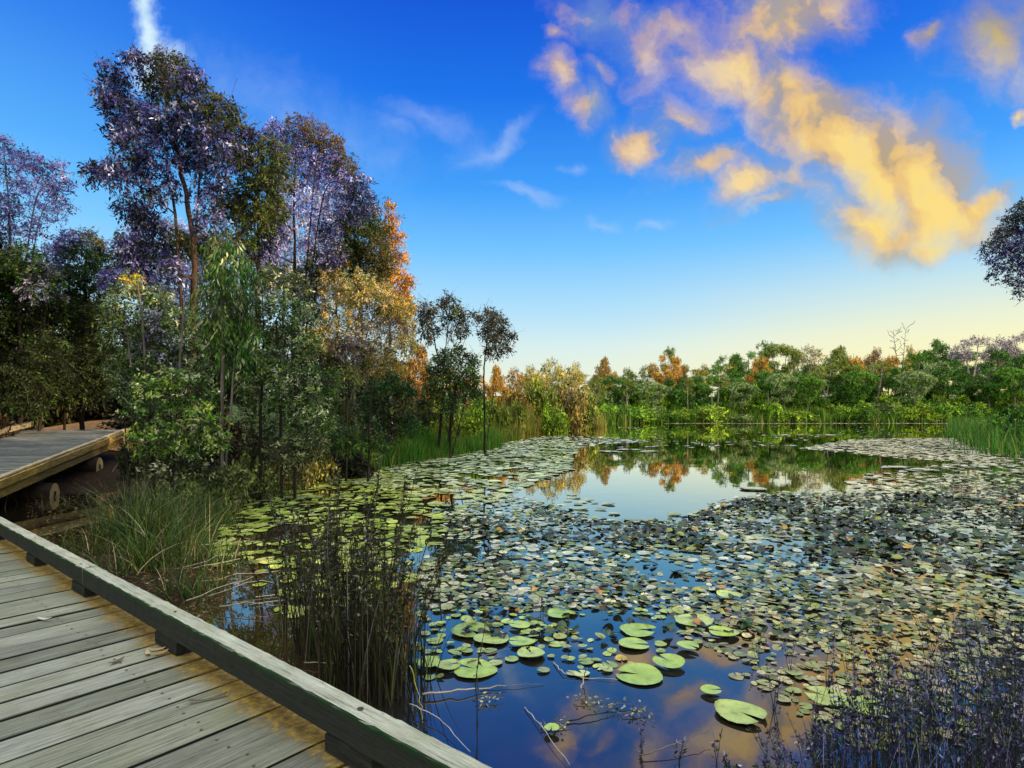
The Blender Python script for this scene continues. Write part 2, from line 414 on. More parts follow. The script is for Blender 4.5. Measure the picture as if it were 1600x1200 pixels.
def ramp():
    rng = np.random.default_rng(5)
    A = at(0, 749, 11.5); B = at(196, 673, 18.5); d = B - A
    L = np.linalg.norm(d[:2]); t = d[:2] / L; sl = d[2] / L
    ang = math.atan2(t[1], t[0]) - math.pi / 2                            # local y runs up the ramp, local x to the right (water side)
    root = empty('boardwalk_ramp', (A[0], A[1], 0), ang)
    tag(root, 'sloping plank ramp on log bearers curving away at the left edge', 'ramp')
    zt = lambda y: A[2] + sl * y
    y = -1.95; deck = MB(); W = 2.35
    while y < L + .3:
        p = .2; c = rng.uniform(.75, 1.2); z = zt(y + p / 2) + rng.normal(0, .003)
        w0 = -W - .4
        V = [(w0, y + .006, z - .04), (0, y + .006, z - .04), (0, y + p - .006, z - .04), (w0, y + p - .006, z - .04),
             (w0, y + .006, z), (0, y + .006, z), (0, y + p - .006, z + .004), (w0, y + p - .006, z + .004)]
        deck.add(V, [(4, 5, 6, 7), (0, 1, 5, 4), (1, 2, 6, 5), (2, 3, 7, 6), (3, 0, 4, 7)], None, (c, c, c * 1.02)); y += p
    deck.build('deck', M_RAMP, root)
    def sloped(name, x0, x1, ya, yb, zb, ztop, mat, c=1.0):
        mb = MB(); wob_box(mb, x0, x1, ya, yb, 0, ztop - zb, rng, (c, c, c), .003, .15)
        for v in mb.V: v[:, 2] += zb + zt(v[:, 1])
        return mb.build(name, mat, root)
    sloped('edge_board', -.09, .012, -1.95, L + .2, .006, .05, M_RAIL2, 1.15)
    sloped('fascia', .014, .06, -1.95, L + .1, -.16, .0, M_EDGE, 1.0)
    sloped('fascia', -.03, .012, -1.95, L, -.36, -.165, M_EDGE, .75)
    for ya in (0.3, 2.2, 4.1, 6.0):
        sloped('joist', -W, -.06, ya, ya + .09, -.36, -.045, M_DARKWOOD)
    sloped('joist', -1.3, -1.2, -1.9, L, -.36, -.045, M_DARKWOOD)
    # left kerb rail raised on blocks
    def lp(px, py, Y):
        p = at(px, py, Y) - np.array([A[0], A[1], 0]); c, s = math.cos(-ang), math.sin(-ang)
        return c * p[0] - s * p[1], s * p[0] + c * p[1], p[2]
    sloped('kerb_rail', -W - .34, -W - .2, 0, L + .4, .11, .25, M_RAIL2, .9)
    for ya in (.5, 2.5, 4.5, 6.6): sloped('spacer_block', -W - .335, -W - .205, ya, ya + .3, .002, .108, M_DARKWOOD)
    for (px, py, dia) in ((75, 773, .53), (147, 730, .53)):
        r = (px - CX) / F; u = (r * A[1] - A[0]) / (d[0] - r * d[1]); yl = u * L
        Yd = A[1] + d[1] * u; zc = EYE - (py - HY) / F * Yd
        mb = MB(); tube(mb, [(-3.2, yl, zc), (.115, yl, zc), (.13, yl, zc)], [dia / 2, dia / 2, dia / 2 - .012], 22, (1, 1, 1), 0, False)
        mb2 = MB(); th = np.arange(22) * 2 * math.pi / 22; R = dia / 2 - .012
        V = []; T = []; Q = []
        rings = [(R, 0), (R * .62, .002), (R * .3, .003), (R * .28, -.05)]
        for q, (rr, dx) in enumerate(rings):
            V += [(.13 + dx, yl + rr * math.cos(a), zc + rr * math.sin(a)) for a in th]
        V.append((.075, yl, zc)); e = len(V) - 1
        for q in range(3):
            for j in range(22):
                k = (j + 1) % 22; Q.append((q * 22 + j, q * 22 + k, (q + 1) * 22 + k, (q + 1) * 22 + j))
        T = [(66 + j, 66 + (j + 1) % 22, e) for j in range(22)]
        Cc = np.ones((len(V), 3)); 
        lg = mb.build('bearer_log', M_LOG, root, True)
        mb2.add(V, Q[:44], None, (1, 1, 1), 0); mb2.add(V, Q[44:], T, (1, 1, 1), 1)
        mb2.build('log_end', [M_LOGEND, M_HOLE], lg)
        # packers under the deck
        ztop = zt(yl) - .37
        if ztop > zc + dia / 2:
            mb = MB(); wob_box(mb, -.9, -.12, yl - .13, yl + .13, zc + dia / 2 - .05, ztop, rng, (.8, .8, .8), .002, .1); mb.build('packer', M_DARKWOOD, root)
    # wedge of deck joining the ramp to the near boardwalk, out of frame on the left
    return root
RAMP = ramp()

# ------------------------------------------------------------------ foliage
DENS = 3.0
def pick(rng, pal, n):
    cols = np.array([c for c, _ in pal], float); wt = np.array([x for _, x in pal], float); wt /= wt.sum()
    return cols[rng.choice(len(cols), n, p=wt)]

def leaves(mb, rng, P, D, L, Wd, col, fold=.0):
    """one small bent leaf blade per point"""
    n = len(P); R = rng.normal(0, 1, (n, 3)); s = norm(np.cross(D, R)); up = np.cross(s, D)
    L = L[:, None]; Wd = Wd[:, None]
    a = P; b = P + D * L * .45 + s * Wd * .5; c = P + D * L + up * L * -.12; d = P + D * L * .45 - s * Wd * .5
    V = np.stack([a, b, c, d], 1).reshape(-1, 3)
    Q = np.arange(n * 4).reshape(-1, 4)
    mb.add(V, Q, None, np.repeat(col, 4, 0))

def clump_foliage(mb, rng, c, r, pal, leaf, dens, droop=.3, sprig=9, twigc=(.05, .035, .03), aspect=.38, hollow=.45, twig=True):
    c = np.asarray(c, float); r = np.asarray(r, float) * np.ones(3)
    area = math.pi * r[0] * r[2]
    n = max(4, int(DENS * dens * area / (leaf * leaf * aspect * .5) / sprig))
    d = norm(rng.normal(0, 1, (n, 3))); rad = rng.uniform(hollow ** 3, 1, n) ** (1 / 3)
    rad = .9 * rad * (1 + .22 * np.sin(d[:, 0] * 5 + c[0] * 3) * np.cos(d[:, 2] * 6 + c[2]))
    P = c + d * rad[:, None] * r
    td = norm(d * .9 + rng.normal(0, .55, (n, 3)) + np.array([0, 0, -droop * .6]))
    Ls = leaf * sprig * .30 * rng.uniform(.7, 1.3, n)
    P0 = P - td * (Ls * .6)[:, None]
    base = pick(rng, pal, n) * rng.uniform(.65, 1.35, (n, 1))
    t = np.linspace(.15, 1, sprig)
    LP = P0[:, None] + td[:, None] * (Ls[:, None] * t)[..., None] + rng.normal(0, leaf * .22, (n, sprig, 3))
    LP[:, :, 2] -= droop * leaf * (t ** 2)[None] * 1.2
    LD = norm(td[:, None] * .55 + rng.normal(0, .62, (n, sprig, 3)) + np.array([0, 0, -droop]))
    LC = base[:, None] * rng.uniform(.72, 1.3, (n, sprig, 1))
    m = n * sprig
    leaves(mb, rng, LP.reshape(m, 3), LD.reshape(m, 3), leaf * rng.uniform(.65, 1.25, m), leaf * aspect * rng.uniform(.7, 1.25, m), LC.reshape(m, 3))
    if twig:
        s = norm(np.cross(td, rng.normal(0, 1, (n, 3)))) * leaf * .035
        e = P0 + td * Ls[:, None]; q = P0 - td * (Ls * .8)[:, None]
        V = np.stack([q - s, q + s, e + s * .4, e - s * .4], 1).reshape(-1, 3)
        mb.add(V, np.arange(n * 4).reshape(-1, 4), None, np.asarray(twigc, float))

def skeleton(mb, rng, stems, clumps, r0, tip=.012, bend=.07, sides=6):
    """stems: lists of (point, radius); clumps: centres that get a limb from the nearest wood already grown"""
    nodes = []
    for st in stems:
        P = np.array([p for p, _ in st], float); R = np.array([r for _, r in st], float)
        n = len(P) * 5; t = np.linspace(0, len(P) - 1, n); k = np.clip(t.astype(int), 0, len(P) - 2); f = (t - k)[:, None]
        Pm = np.clip(k - 1, 0, None); Pp = np.clip(k + 2, None, len(P) - 1)
        a, b, c_, d_ = P[Pm], P[k], P[k + 1], P[Pp]
        pts = .5 * ((2 * b) + (-a + c_) * f + (2 * a - 5 * b + 4 * c_ - d_) * f ** 2 + (-a + 3 * b - 3 * c_ + d_) * f ** 3)
        rad = np.interp(t, np.arange(len(R)), R)
        rad = rad * (1 + rng.normal(0, .04, n)); pts[1:-1] += rng.normal(0, .25, (n - 2, 3)) * rad[1:-1, None]
        tube(mb, pts, rad, 9)
        nodes += [(p, r) for p, r in zip(pts[n // 5:], rad[n // 5:])]
    top = [nodes[i] for i in range(len(nodes))]
    order = sorted(clumps, key=lambda c: min(np.linalg.norm(c - p) for p, _ in top))
    for c in order:
        best = min(nodes, key=lambda q: np.linalg.norm(c - q[0]) + 1.3 * max(0, q[0][2] - c[2] + .1 * np.linalg.norm(c - q[0])))
        ra = max(tip, best[1] * .62); n = 6
        pts = curve(best[0], c, n, bend, rng); rad = np.linspace(ra, max(tip, ra * .45), n)
        tube(mb, pts, rad, sides, cap=False)
        nodes += [(p, r) for p, r in zip(pts[2:], rad[2:])]

def hero_tree(name, label, cat, Y, stems_px, clumps_px, pals, leaf, dens, bark, droop=.3, aspect=.38, group=None, spread=.9, r0=.16,
              sprig=9, flatz=1.0, seed=1, wood_only=(), bend=.07, twigc=(.05, .035, .03), hollow=.45, tipr=.012):
    """a tree read from the photo: stems and leaf clumps given as photo positions at distance Y"""
    rng = np.random.default_rng(seed)
    stems = []
    for st in stems_px:
        pts = []
        for q, s in enumerate(st):
            px, py, r = s[:3]; dy = s[3] if len(s) > 3 else 0
            pts.append((at(px, py, Y + dy), r * .62))
        b = pts[0][0]; b[2] = g1(b[0], b[1]) - .12
        stems.append(pts)
    base = stems[0][0][0].copy()
    root = empty(name, base); tag(root, label, cat, group)
    tr, cr = MB(), MB(); cen = []
    for cl in clumps_px:
        px, py, r = cl[:3]; pi = cl[3] if len(cl) > 3 else 0; dn = cl[4] if len(cl) > 4 else 1.0
        dy = rng.uniform(-spread, spread); c = at(px, py, Y + dy); R = r / F * Y
        cen.append(c)
        clump_foliage(cr, rng, c, (R, R * 1.0, R * flatz), pals[pi], leaf, dens * dn, droop, sprig, twigc, aspect, hollow)
    cen += [at(px, py, Y + rng.uniform(-spread, spread)) for px, py in wood_only]
    skeleton(tr, rng, stems, cen, r0, tipr, bend)
    for mb in (tr, cr):
        for v in mb.V: v -= base
    tr.build('trunk', bark, root, True)
    if cr.V: cr.build('crown', M_LEAF, root)
    return root

# palettes (base colours, some with light painted in)
VIO = [((.065, .062, .25), 4), ((.17, .155, .45), 2.2), ((.02, .022, .08), 5), ((.022, .035, .012), 2.4), ((.52, .50, .80), 1.5)]  # violet fringing of backlit leaves painted into the leaf colours
VIOPALE = [((.20, .17, .55), 4), ((.46, .42, .80), 3), ((.08, .07, .25), 2.4), ((.07, .07, .04), 1), ((.7, .66, .9), .7)]  # paler version of the painted backlight fringing
OLIVE = [((.055, .085, .012), 4), ((.11, .14, .02), 2.4), ((.022, .03, .007), 3), ((.18, .15, .03), .8)]
DGREEN = [((.035, .095, .014), 4), ((.016, .038, .008), 4), ((.09, .17, .02), 1.8)]
BLACKG = [((.02, .034, .006), 5), ((.03, .04, .008), 3), ((.06, .12, .015), 1.2)]
BRIGHT = [((.065, .19, .018), 4), ((.025, .085, .01), 4), ((.17, .28, .03), 1.5), ((.48, .54, .32), 1.6), ((.12, .16, .06), 2)]  # palest tone paints in leaf highlights
SAGE = [((.11, .20, .04), 3), ((.28, .36, .13), 2.2), ((.02, .045, .008), 4), ((.52, .54, .38), 1.2)]  # bright minority is painted highlights on the leaves
SAGEDK = [((.08, .115, .03), 3), ((.27, .31, .14), 1.9), ((.014, .024, .006), 5), ((.52, .52, .36), 1.1)]  # pale entry is a painted leaf glint
ORANGE = [((.72, .30, .025), 4), ((.80, .44, .06), 3), ((.28, .11, .02), 2), ((.20, .15, .03), 1)]  # warm low sunlight painted into the leaf colour
TAN = [((.56, .41, .15), 3), ((.20, .19, .05), 2.4), ((.70, .50, .20), 2.2), ((.16, .22, .04), 2.4), ((.70, .62, .46), 1.5)]
GOLD = [((.46, .36, .08), 3), ((.30, .28, .06), 3), ((.52, .30, .08), 1.5), ((.18, .2, .05), 2)]
MIXV = [((.05, .12, .02), 3), ((.20, .16, .34), 2), ((.42, .36, .52), 1.2), ((.025, .035, .01), 3), ((.14, .17, .04), 1.2)]

exec_trees = []
# --- tall violet-fringed gum on the left
hero_tree('gum_tree', 'tallest tree on the left, open dark violet crown on a leaning brown trunk', 'tree', 17.5,
    [[(292, 700, .20), (300, 560, .17), (303, 430, .14), (298, 345, .12), (283, 265, .09), (262, 180, .06), (254, 110, .03)],
     [(298, 348, .08), (272, 322, .06), (235, 300, .04), (195, 280, .02)], [(290, 290, .07), (315, 240, .05), (345, 195, .025)]],
    [(180, 118, 26), (212, 92, 20), (165, 150, 22), (190, 165, 30), (252, 92, 20), (275, 108, 28, 1), (303, 120, 20), (245, 135, 30, 1), (295, 150, 34, 1), (225, 185, 30),
     (262, 195, 36), (305, 195, 36), (345, 175, 32, 1), (368, 200, 22, 1), (335, 220, 34), (365, 235, 24, 1), (185, 200, 24), (205, 222, 28), (150, 268, 22), (180, 270, 26), (215, 258, 26),
     (250, 245, 28, 0, .7), (300, 245, 30), (340, 262, 28, 0, .7), (205, 325, 26), (235, 300, 24, 0, .7), (232, 345, 30), (262, 290, 22, 0, .6), (320, 300, 28, 0, .6), (355, 310, 30, 1), (330, 345, 30, 0, .6),
     (205, 385, 30), (245, 390, 30, 0, .7), (285, 385, 26, 2), (325, 385, 28, 2, .8), (215, 420, 28, 0, .7), (270, 425, 24, 0, .6)],
    [VIO, [((.04, .055, .012), 4), ((.07, .08, .018), 3), ((.09, .07, .20), 1.6)], OLIVE], .14, 1.15, BARK_BROWN, droop=.5, seed=21)
hero_tree('gum_tree', 'olive green leafy tree just right of the tall violet gum', 'tree', 18.5,
    [[(395, 700, .13), (402, 520, .11), (405, 380, .08), (402, 250, .03)]],
    [(398, 222, 26, 1), (425, 240, 30), (390, 262, 30), (430, 275, 28), (405, 300, 36), (375, 330, 28), (428, 325, 28), (400, 345, 36), (430, 365, 22, 1), (375, 385, 28), (410, 395, 28, 1, .8)],
    [OLIVE, VIO], .13, 1.0, BARK_DARK, droop=.5, seed=22)
hero_tree('gum_tree', 'domed pale violet tree with an airy bare middle and slim dark trunk', 'tree', 21.5,
    [[(455, 700, .13), (457, 560, .11), (460, 430, .09), (459, 330, .06), (463, 240, .03)], [(459, 400, .05), (500, 330, .035), (535, 285, .015)],
     [(459, 425, .05), (505, 385, .035), (545, 345, .015)], [(459, 350, .045), (490, 290, .03), (510, 230, .015)]],
    [(432, 208, 22), (462, 202, 26, 1), (492, 208, 26, 2), (518, 228, 24, 2), (448, 238, 26), (480, 240, 30, 0), (512, 258, 30, 0), (540, 262, 26, 2), (560, 290, 24, 3), (535, 290, 28, 0), (495, 275, 28, 0, .6),
     (465, 275, 26, 0, .5), (575, 318, 20, 3), (548, 325, 28, 3), (520, 320, 26, 0, .7), (440, 300, 28, 0, .5), (500, 345, 26, 0, .45), (435, 345, 26, 0, .4), (490, 385, 24, 0, .4), (515, 365, 24, 3), (425, 395, 26, 0, .5), (470, 320, 26, 0, .3),
     (520, 400, 26, 3, .8), (425, 430, 26, 0, .5), (480, 430, 26, 0, .4)],
    [VIOPALE, [((.11, .08, .28), 3), ((.09, .08, .03), 3)], [((.20, .12, .03), 3), ((.10, .09, .02), 3), ((.16, .12, .30), 1.5)], VIO], .115, .85, BARK_DARK, droop=.35, seed=23)
hero_tree('gum_tree', 'dense dark olive tree at the right shoulder of the tall grove', 'tree', 23,
    [[(565, 700, .13), (566, 560, .11), (563, 450, .08), (560, 360, .03)]],
    [(548, 345, 24), (575, 335, 20), (590, 362, 22), (560, 372, 32), (590, 395, 26, 1), (545, 395, 28), (570, 418, 30, 1), (600, 420, 18, 1), (535, 425, 24, 1), (585, 445, 28, 2), (550, 455, 28, 2)],
    [OLIVE, [((.10, .10, .025), 3), ((.05, .06, .015), 3), ((.24, .17, .06), 1)], TAN], .12, 1.1, BARK_DARK, seed=24)
hero_tree('paperbark_tree', 'orange sunlit narrow tree at the right edge of the tall grove', 'tree', 26,
    [[(612, 690, .12), (610, 560, .1), (608, 440, .07), (607, 330, .03)]],
    [(606, 322, 11), (612, 345, 15), (600, 365, 16), (618, 372, 16), (606, 398, 18), (624, 405, 16), (600, 425, 20), (622, 432, 18), (640, 440, 12), (606, 455, 20), (630, 460, 18), (615, 485, 22), (640, 482, 14), (598, 495, 18, 1), (635, 510, 18, 1)],
    [ORANGE, TAN], .12, 1.0, BARK_PALE, droop=.25, seed=25)
hero_tree('paperbark_tree', 'wide tan and brown thin-leaved tree below the orange sunlit crown', 'tree', 22,
    [[(527, 700, .10), (528, 600, .09), (526, 480, .06), (522, 400, .03)], [(560, 690, .08), (552, 560, .06), (566, 460, .03)], [(528, 560, .05), (580, 500, .035), (625, 455, .015)]],
    [(500, 415, 28, 1), (530, 405, 26), (480, 440, 28, 1), (520, 445, 32), (560, 450, 30), (600, 470, 28), (630, 480, 22, 2), (490, 485, 30, 1), (530, 490, 34), (575, 500, 32, 3), (620, 515, 28, 3), (500, 530, 30), (545, 540, 34, 3), (595, 545, 30), (635, 540, 22, 2), (520, 580, 28, 1, .8), (570, 585, 30, 0, .8), (615, 580, 26, 2, .8)],
    [TAN, OLIVE, [((.62, .42, .09), 3), ((.26, .26, .05), 2)], [((.44, .39, .34), 2), ((.22, .18, .30), 1.5), ((.16, .13, .05), 3)]], .10, .75, BARK_GREY, droop=.2, seed=26)
hero_tree('gum_tree', 'pale lilac tree added for the backlit haze behind the trunk of the tall violet gum', 'tree', 24,
    [[(262, 690, .12), (264, 540, .10), (262, 430, .06), (258, 350, .03)]],
    [(215, 375, 26), (245, 360, 26), (275, 365, 28), (305, 375, 26), (335, 385, 24), (205, 405, 26), (238, 405, 30), (272, 410, 30), (308, 415, 28), (222, 440, 28), (258, 448, 30), (295, 450, 30), (330, 425, 26), (190, 425, 22), (250, 480, 30), (290, 485, 30)],
    [[((.42, .38, .72), 3), ((.72, .70, .92), 2.5), ((.12, .10, .30), 2.5), ((.10, .12, .05), 1)]], .13, .62, BARK_GREY, droop=.3, seed=41)  # added tree, its pale leaves painting the backlit glow between crowns
hero_tree('gum_tree', 'pale lilac tree added for the backlit haze in the bare middle of the domed violet tree', 'tree', 27,
    [[(440, 690, .12), (442, 540, .10), (445, 420, .06), (450, 330, .03)]],
    [(435, 290, 26), (470, 300, 26), (505, 310, 24), (425, 325, 26), (455, 335, 28), (490, 345, 28), (520, 350, 22), (430, 365, 28), (465, 375, 30), (500, 385, 28), (405, 400, 26), (440, 410, 30), (478, 420, 30), (512, 425, 26), (450, 450, 30), (490, 460, 28), (415, 445, 26)],
    [[((.50, .46, .78), 3), ((.80, .78, .95), 3), ((.16, .13, .34), 2), ((.2, .15, .12), 1)]], .13, .5, BARK_GREY, droop=.3, seed=42)  # second added tree, backlit glow painted as pale lilac leaves
# --- left edge
hero_tree('wispy_tree', 'pale lilac wispy tree at the left edge of the frame', 'tree', 19,
    [[(10, 690, .12), (14, 520, .10), (16, 390, .07), (12, 300, .04), (5, 225, .02)], [(15, 400, .05), (50, 340, .035), (85, 285, .015)], [(15, 380, .04), (60, 350, .025), (105, 320, .01)]],
    [(8, 225, 16), (18, 250, 20, 0, .8), (-20, 250, 26), (45, 250, 20), (70, 265, 20), (95, 262, 14), (20, 285, 26, 0, .7), (55, 290, 26, 0, .7), (88, 295, 20), (108, 285, 12), (10, 325, 28, 0, .6), (45, 330, 28, 0, .55), (80, 330, 24, 0, .6), (100, 320, 14), (15, 365, 28, 0, .6), (55, 365, 26, 0, .5), (-15, 320, 30), (-20, 365, 30)],
    [VIOPALE], .105, .6, BARK_GREY, droop=.15, seed=27, bend=.05)
hero_tree('she_oak', 'dark green bushy tree in the deep shade at the far left', 'tree', 18,
    [[(30, 690, .13), (32, 560, .10), (30, 450, .06), (28, 400, .03)], [(60, 690, .08), (66, 560, .06), (72, 440, .03)]],
    [(0, 400, 32, 1), (35, 410, 32), (-30, 440, 40), (20, 450, 42), (65, 440, 34, 1), (0, 500, 48, 2), (55, 500, 46, 2), (-40, 520, 48, 2), (15, 560, 50, 2), (70, 560, 42, 2), (-30, 600, 50, 2), (40, 610, 46, 2)],
    [DGREEN, MIXV, BLACKG], .12, 1.15, BARK_DARK, seed=28)
hero_tree('she_oak', 'dark tree with violet flecked top beside the ramp', 'tree', 20,
    [[(128, 680, .12), (130, 560, .10), (132, 450, .06), (135, 390, .03)], [(100, 680, .07), (104, 560, .05), (108, 420, .03)]],
    [(105, 380, 20, 1), (132, 368, 14, 3), (150, 385, 20, 3), (90, 405, 26, 1), (125, 405, 28), (158, 410, 24), (100, 445, 34), (145, 450, 34), (175, 440, 24, 1), (90, 490, 34, 2), (130, 500, 38, 2), (165, 490, 28, 2), (105, 550, 40, 2), (150, 550, 34, 2), (120, 600, 40, 2), (160, 600, 26, 2)],
    [DGREEN, VIOPALE, BLACKG, [((.22, .18, .3), 2), ((.2, .22, .05), 2), ((.3, .2, .06), 1)]], .12, 1.05, BARK_DARK, seed=29)
# --- shrubs in the middle of the left bank
hero_tree('weeping_shrub', 'vivid green drooping foliage hanging in front of the tall grove', 'shrub', 12.3,
    [[(345, 690, .07), (348, 560, .055), (352, 430, .03), (350, 375, .015)], [(346, 600, .04), (372, 500, .03), (378, 420, .012)]],
    [(340, 378, 20, 1), (358, 392, 22), (332, 410, 22, 1), (372, 420, 25), (345, 435, 27), (378, 455, 25), (352, 470, 30), (320, 460, 22, 1), (385, 490, 22), (358, 505, 30), (335, 500, 25, 1), (378, 525, 25), (350, 540, 27), (385, 550, 17), (365, 570, 20), (395, 520, 12)],
    [BRIGHT, [((.11, .20, .03), 3), ((.05, .09, .02), 3), ((.30, .33, .1), 1)]], .15, .95, BARK_GREY, droop=1.5, aspect=.26, seed=30, hollow=.2)
hero_tree('shrub', 'mixed green and lilac leaved tall shrub with a yellow tip beside the ramp', 'shrub', 13.5,
    [[(225, 720, .07), (228, 600, .055), (222, 500, .035), (215, 440, .015)], [(275, 720, .06), (280, 600, .045), (288, 470, .02)], [(226, 600, .03), (200, 530, .02), (180, 470, .01)]],
    [(208, 438, 18, 1), (188, 458, 20), (222, 462, 22, 0), (250, 470, 26), (175, 490, 20), (210, 500, 26), (250, 510, 28, 2), (285, 500, 28), (180, 530, 24), (220, 540, 28, 2), (262, 550, 30, 2), (300, 540, 28), (185, 570, 24), (230, 580, 30, 0), (275, 590, 30, 2), (310, 580, 26), (195, 610, 24), (240, 620, 30), (290, 630, 30)],
    [SAGE, [((.55, .40, .03), 3), ((.3, .34, .04), 2)], [((.36, .33, .58), 2), ((.12, .20, .05), 3), ((.03, .04, .02), 3), ((.5, .48, .62), .8)]], .085, .85, BARK_GREY, droop=.3, seed=31)
hero_tree('shrub', 'green broad-leaved shrub crowding the water end of the ramp', 'shrub', 11.5,
    [[(240, 800, .05), (238, 700, .04), (232, 620, .02)], [(205, 740, .03), (195, 660, .02), (188, 612, .008)], [(312, 790, .045), (314, 690, .035), (310, 600, .015)], [(270, 790, .04), (268, 690, .03), (265, 610, .012)]],
    [(225, 610, 26), (265, 600, 28), (305, 610, 28, 1), (335, 625, 22), (240, 645, 28, 1), (280, 645, 30), (320, 655, 28), (225, 685, 26), (262, 690, 30), (300, 695, 30, 1), (340, 690, 22), (228, 725, 24, 2), (270, 735, 28, 2), (312, 740, 26, 2), (200, 645, 14, 0, .6)],
    [[((.13, .29, .03), 3), ((.33, .43, .07), 2), ((.025, .06, .01), 4), ((.60, .62, .32), 1.3)], [((.07, .18, .02), 3), ((.32, .40, .14), 1.6), ((.016, .035, .008), 4), ((.55, .56, .4), .8)], SAGEDK], .085, .9, BARK_DARK, droop=.1, aspect=.45, seed=32)  # pale green entries paint in leaf highlights
hero_tree('shrub', 'tall grey-green shrub speckled with pale leaves at the centre of the left bank', 'shrub', 13,
    [[(405, 745, .06), (408, 640, .05), (412, 540, .03), (410, 460, .015)], [(460, 735, .06), (462, 620, .045), (455, 520, .02)], [(440, 740, .05), (438, 640, .04), (432, 500, .02)]],
    [(405, 440, 24, 1), (435, 430, 26, 1), (462, 450, 26, 1), (400, 480, 28), (440, 480, 30), (475, 490, 26), (405, 525, 28), (445, 525, 32), (480, 540, 24), (395, 570, 28), (435, 575, 34), (475, 585, 28), (400, 615, 30), (445, 620, 34), (485, 630, 26), (390, 655, 28), (430, 665, 34), (475, 670, 30), (505, 660, 22), (400, 700, 28, 2), (445, 705, 30, 2), (490, 700, 26, 2)],
    [SAGE, SAGEDK, [((.02, .03, .008), 4), ((.36, .38, .22), 1.4), ((.10, .14, .04), 2)]], .075, .85, BARK_DARK, droop=.1, aspect=.45, seed=33)
hero_tree('shrub', 'dark understorey shrub with bare pale sticks right of the grey-green shrub', 'shrub', 16,
    [[(540, 725, .06), (542, 640, .05), (540, 560, .02)], [(520, 725, .05), (510, 640, .035), (495, 600, .015)], [(575, 715, .05), (578, 640, .035), (585, 590, .015)]],
    [(515, 600, 24), (540, 590, 22, 1), (505, 640, 28), (540, 640, 26, 1), (515, 680, 28), (550, 685, 26), (590, 690, 20)],
    [DGREEN, OLIVE], .10, .95, BARK_DARK, seed=34, wood_only=((490, 560), (478, 520), (500, 545)))
hero_tree('shrub', 'low dark green bush beside the lit reeds on the left bank', 'shrub', 20,
    [[(605, 705, .05), (607, 660, .04), (606, 620, .02)]],
    [(585, 610, 20), (610, 600, 22), (632, 615, 20), (595, 640, 24, 1), (625, 645, 22, 1), (570, 640, 18), (605, 668, 24, 1), (640, 660, 18)],
    [[((.02, .09, .015), 4), ((.015, .04, .01), 3)], BLACKG], .13, 1.0, BARK_DARK, seed=35)
# --- the two slim trees standing forward on the shore
hero_tree('slim_tree', 'slender twisted tree with a forked open crown standing on the shore', 'tree', 25,
    [[(697, 705, .09), (706, 640, .08), (700, 590, .065), (684, 555, .055), (676, 520, .03), (670, 492, .015)], [(684, 556, .045), (698, 528, .03), (706, 495, .015)], [(700, 588, .04), (718, 565, .025), (727, 530, .01)]],
    [(664, 478, 12), (676, 492, 14), (662, 505, 12), (690, 478, 12), (703, 468, 12), (712, 485, 13, 1), (700, 497, 13, 1), (722, 498, 12), (668, 525, 13), (684, 515, 12, 0, .7), (718, 520, 12), (730, 512, 9), (655, 492, 8), (700, 520, 10, 0, .6)],
    [[((.07, .07, .05), 3), ((.11, .12, .16), 1.5), ((.04, .05, .02), 3)], OLIVE], .155, .95, BARK_DARK, droop=.3, seed=36)
hero_tree('slim_tree', 'second slender shore tree, straight thin trunk with a tufted dark top', 'tree', 26,
    [[(757, 695, .075), (757, 640, .065), (756, 590, .055), (760, 540, .045), (766, 495, .015)], [(757, 625, .03), (775, 600, .02), (795, 590, .008)]],
    [(762, 488, 9), (772, 494, 12), (784, 505, 13), (768, 510, 14), (785, 522, 13), (797, 528, 9), (772, 530, 14), (756, 520, 10), (790, 542, 10), (764, 548, 11), (742, 492, 8), (748, 500, 9), (780, 548, 9), (803, 522, 5)],
    [[((.05, .05, .03), 3), ((.03, .04, .015), 3), ((.10, .09, .06), 1)]], .15, 1.0, BARK_DARK, droop=.4, seed=37)
hero_tree('shore_tree', 'round green tree on dark stems between the two slender shore trees', 'tree', 24,
    [[(684, 695, .09), (690, 650, .075), (698, 600, .04)], [(702, 692, .08), (706, 640, .06), (716, 590, .03)], [(704, 645, .04), (728, 620, .03), (738, 590, .015)]],
    [(690, 560, 16), (712, 552, 18), (735, 562, 16), (680, 582, 18), (705, 580, 22), (732, 588, 20, 1), (690, 608, 20, 1), (718, 612, 22), (742, 612, 14, 1), (672, 608, 14), (660, 630, 14, 1), (665, 650, 14, 2), (700, 632, 16, 1)],
    [[((.05, .11, .025), 4), ((.025, .05, .012), 3), ((.11, .15, .05), 1.5)], DGREEN, BLACKG], .15, 1.0, BARK_DARK, seed=38)
# --- right edge tree (trunk outside the frame)
hero_tree('gum_tree', 'violet and dark green gum crown leaning in from the right edge', 'tree', 27,
    [[(1668, 700, .17), (1664, 560, .14), (1650, 460, .10), (1640, 380, .06), (1635, 330, .03)], [(1650, 460, .06), (1615, 420, .04), (1580, 395, .015)], [(1650, 470, .05), (1620, 455, .03), (1590, 440, .01)]],
    [(1600, 330, 20, 1), (1580, 348, 18, 1), (1625, 320, 24, 1), (1562, 368, 14, 1), (1592, 370, 22), (1548, 385, 12, 1), (1570, 392, 18), (1605, 395, 24), (1540, 398, 8), (1555, 412, 12, 0, .7), (1580, 418, 18, 0, .6), (1610, 425, 22, 0, .6), (1548, 430, 9, 0, .6), (1570, 440, 12, 0, .5), (1595, 448, 16, 0, .5), (1640, 350, 34), (1650, 400, 36), (1690, 360, 40), (1700, 420, 40), (1640, 440, 30), (1600, 465, 10, 0, .35)],
    [VIO, [((.05, .06, .02), 4), ((.07, .06, .14), 2), ((.025, .03, .01), 2)]], .15, .95, BARK_DARK, droop=.3, seed=39)

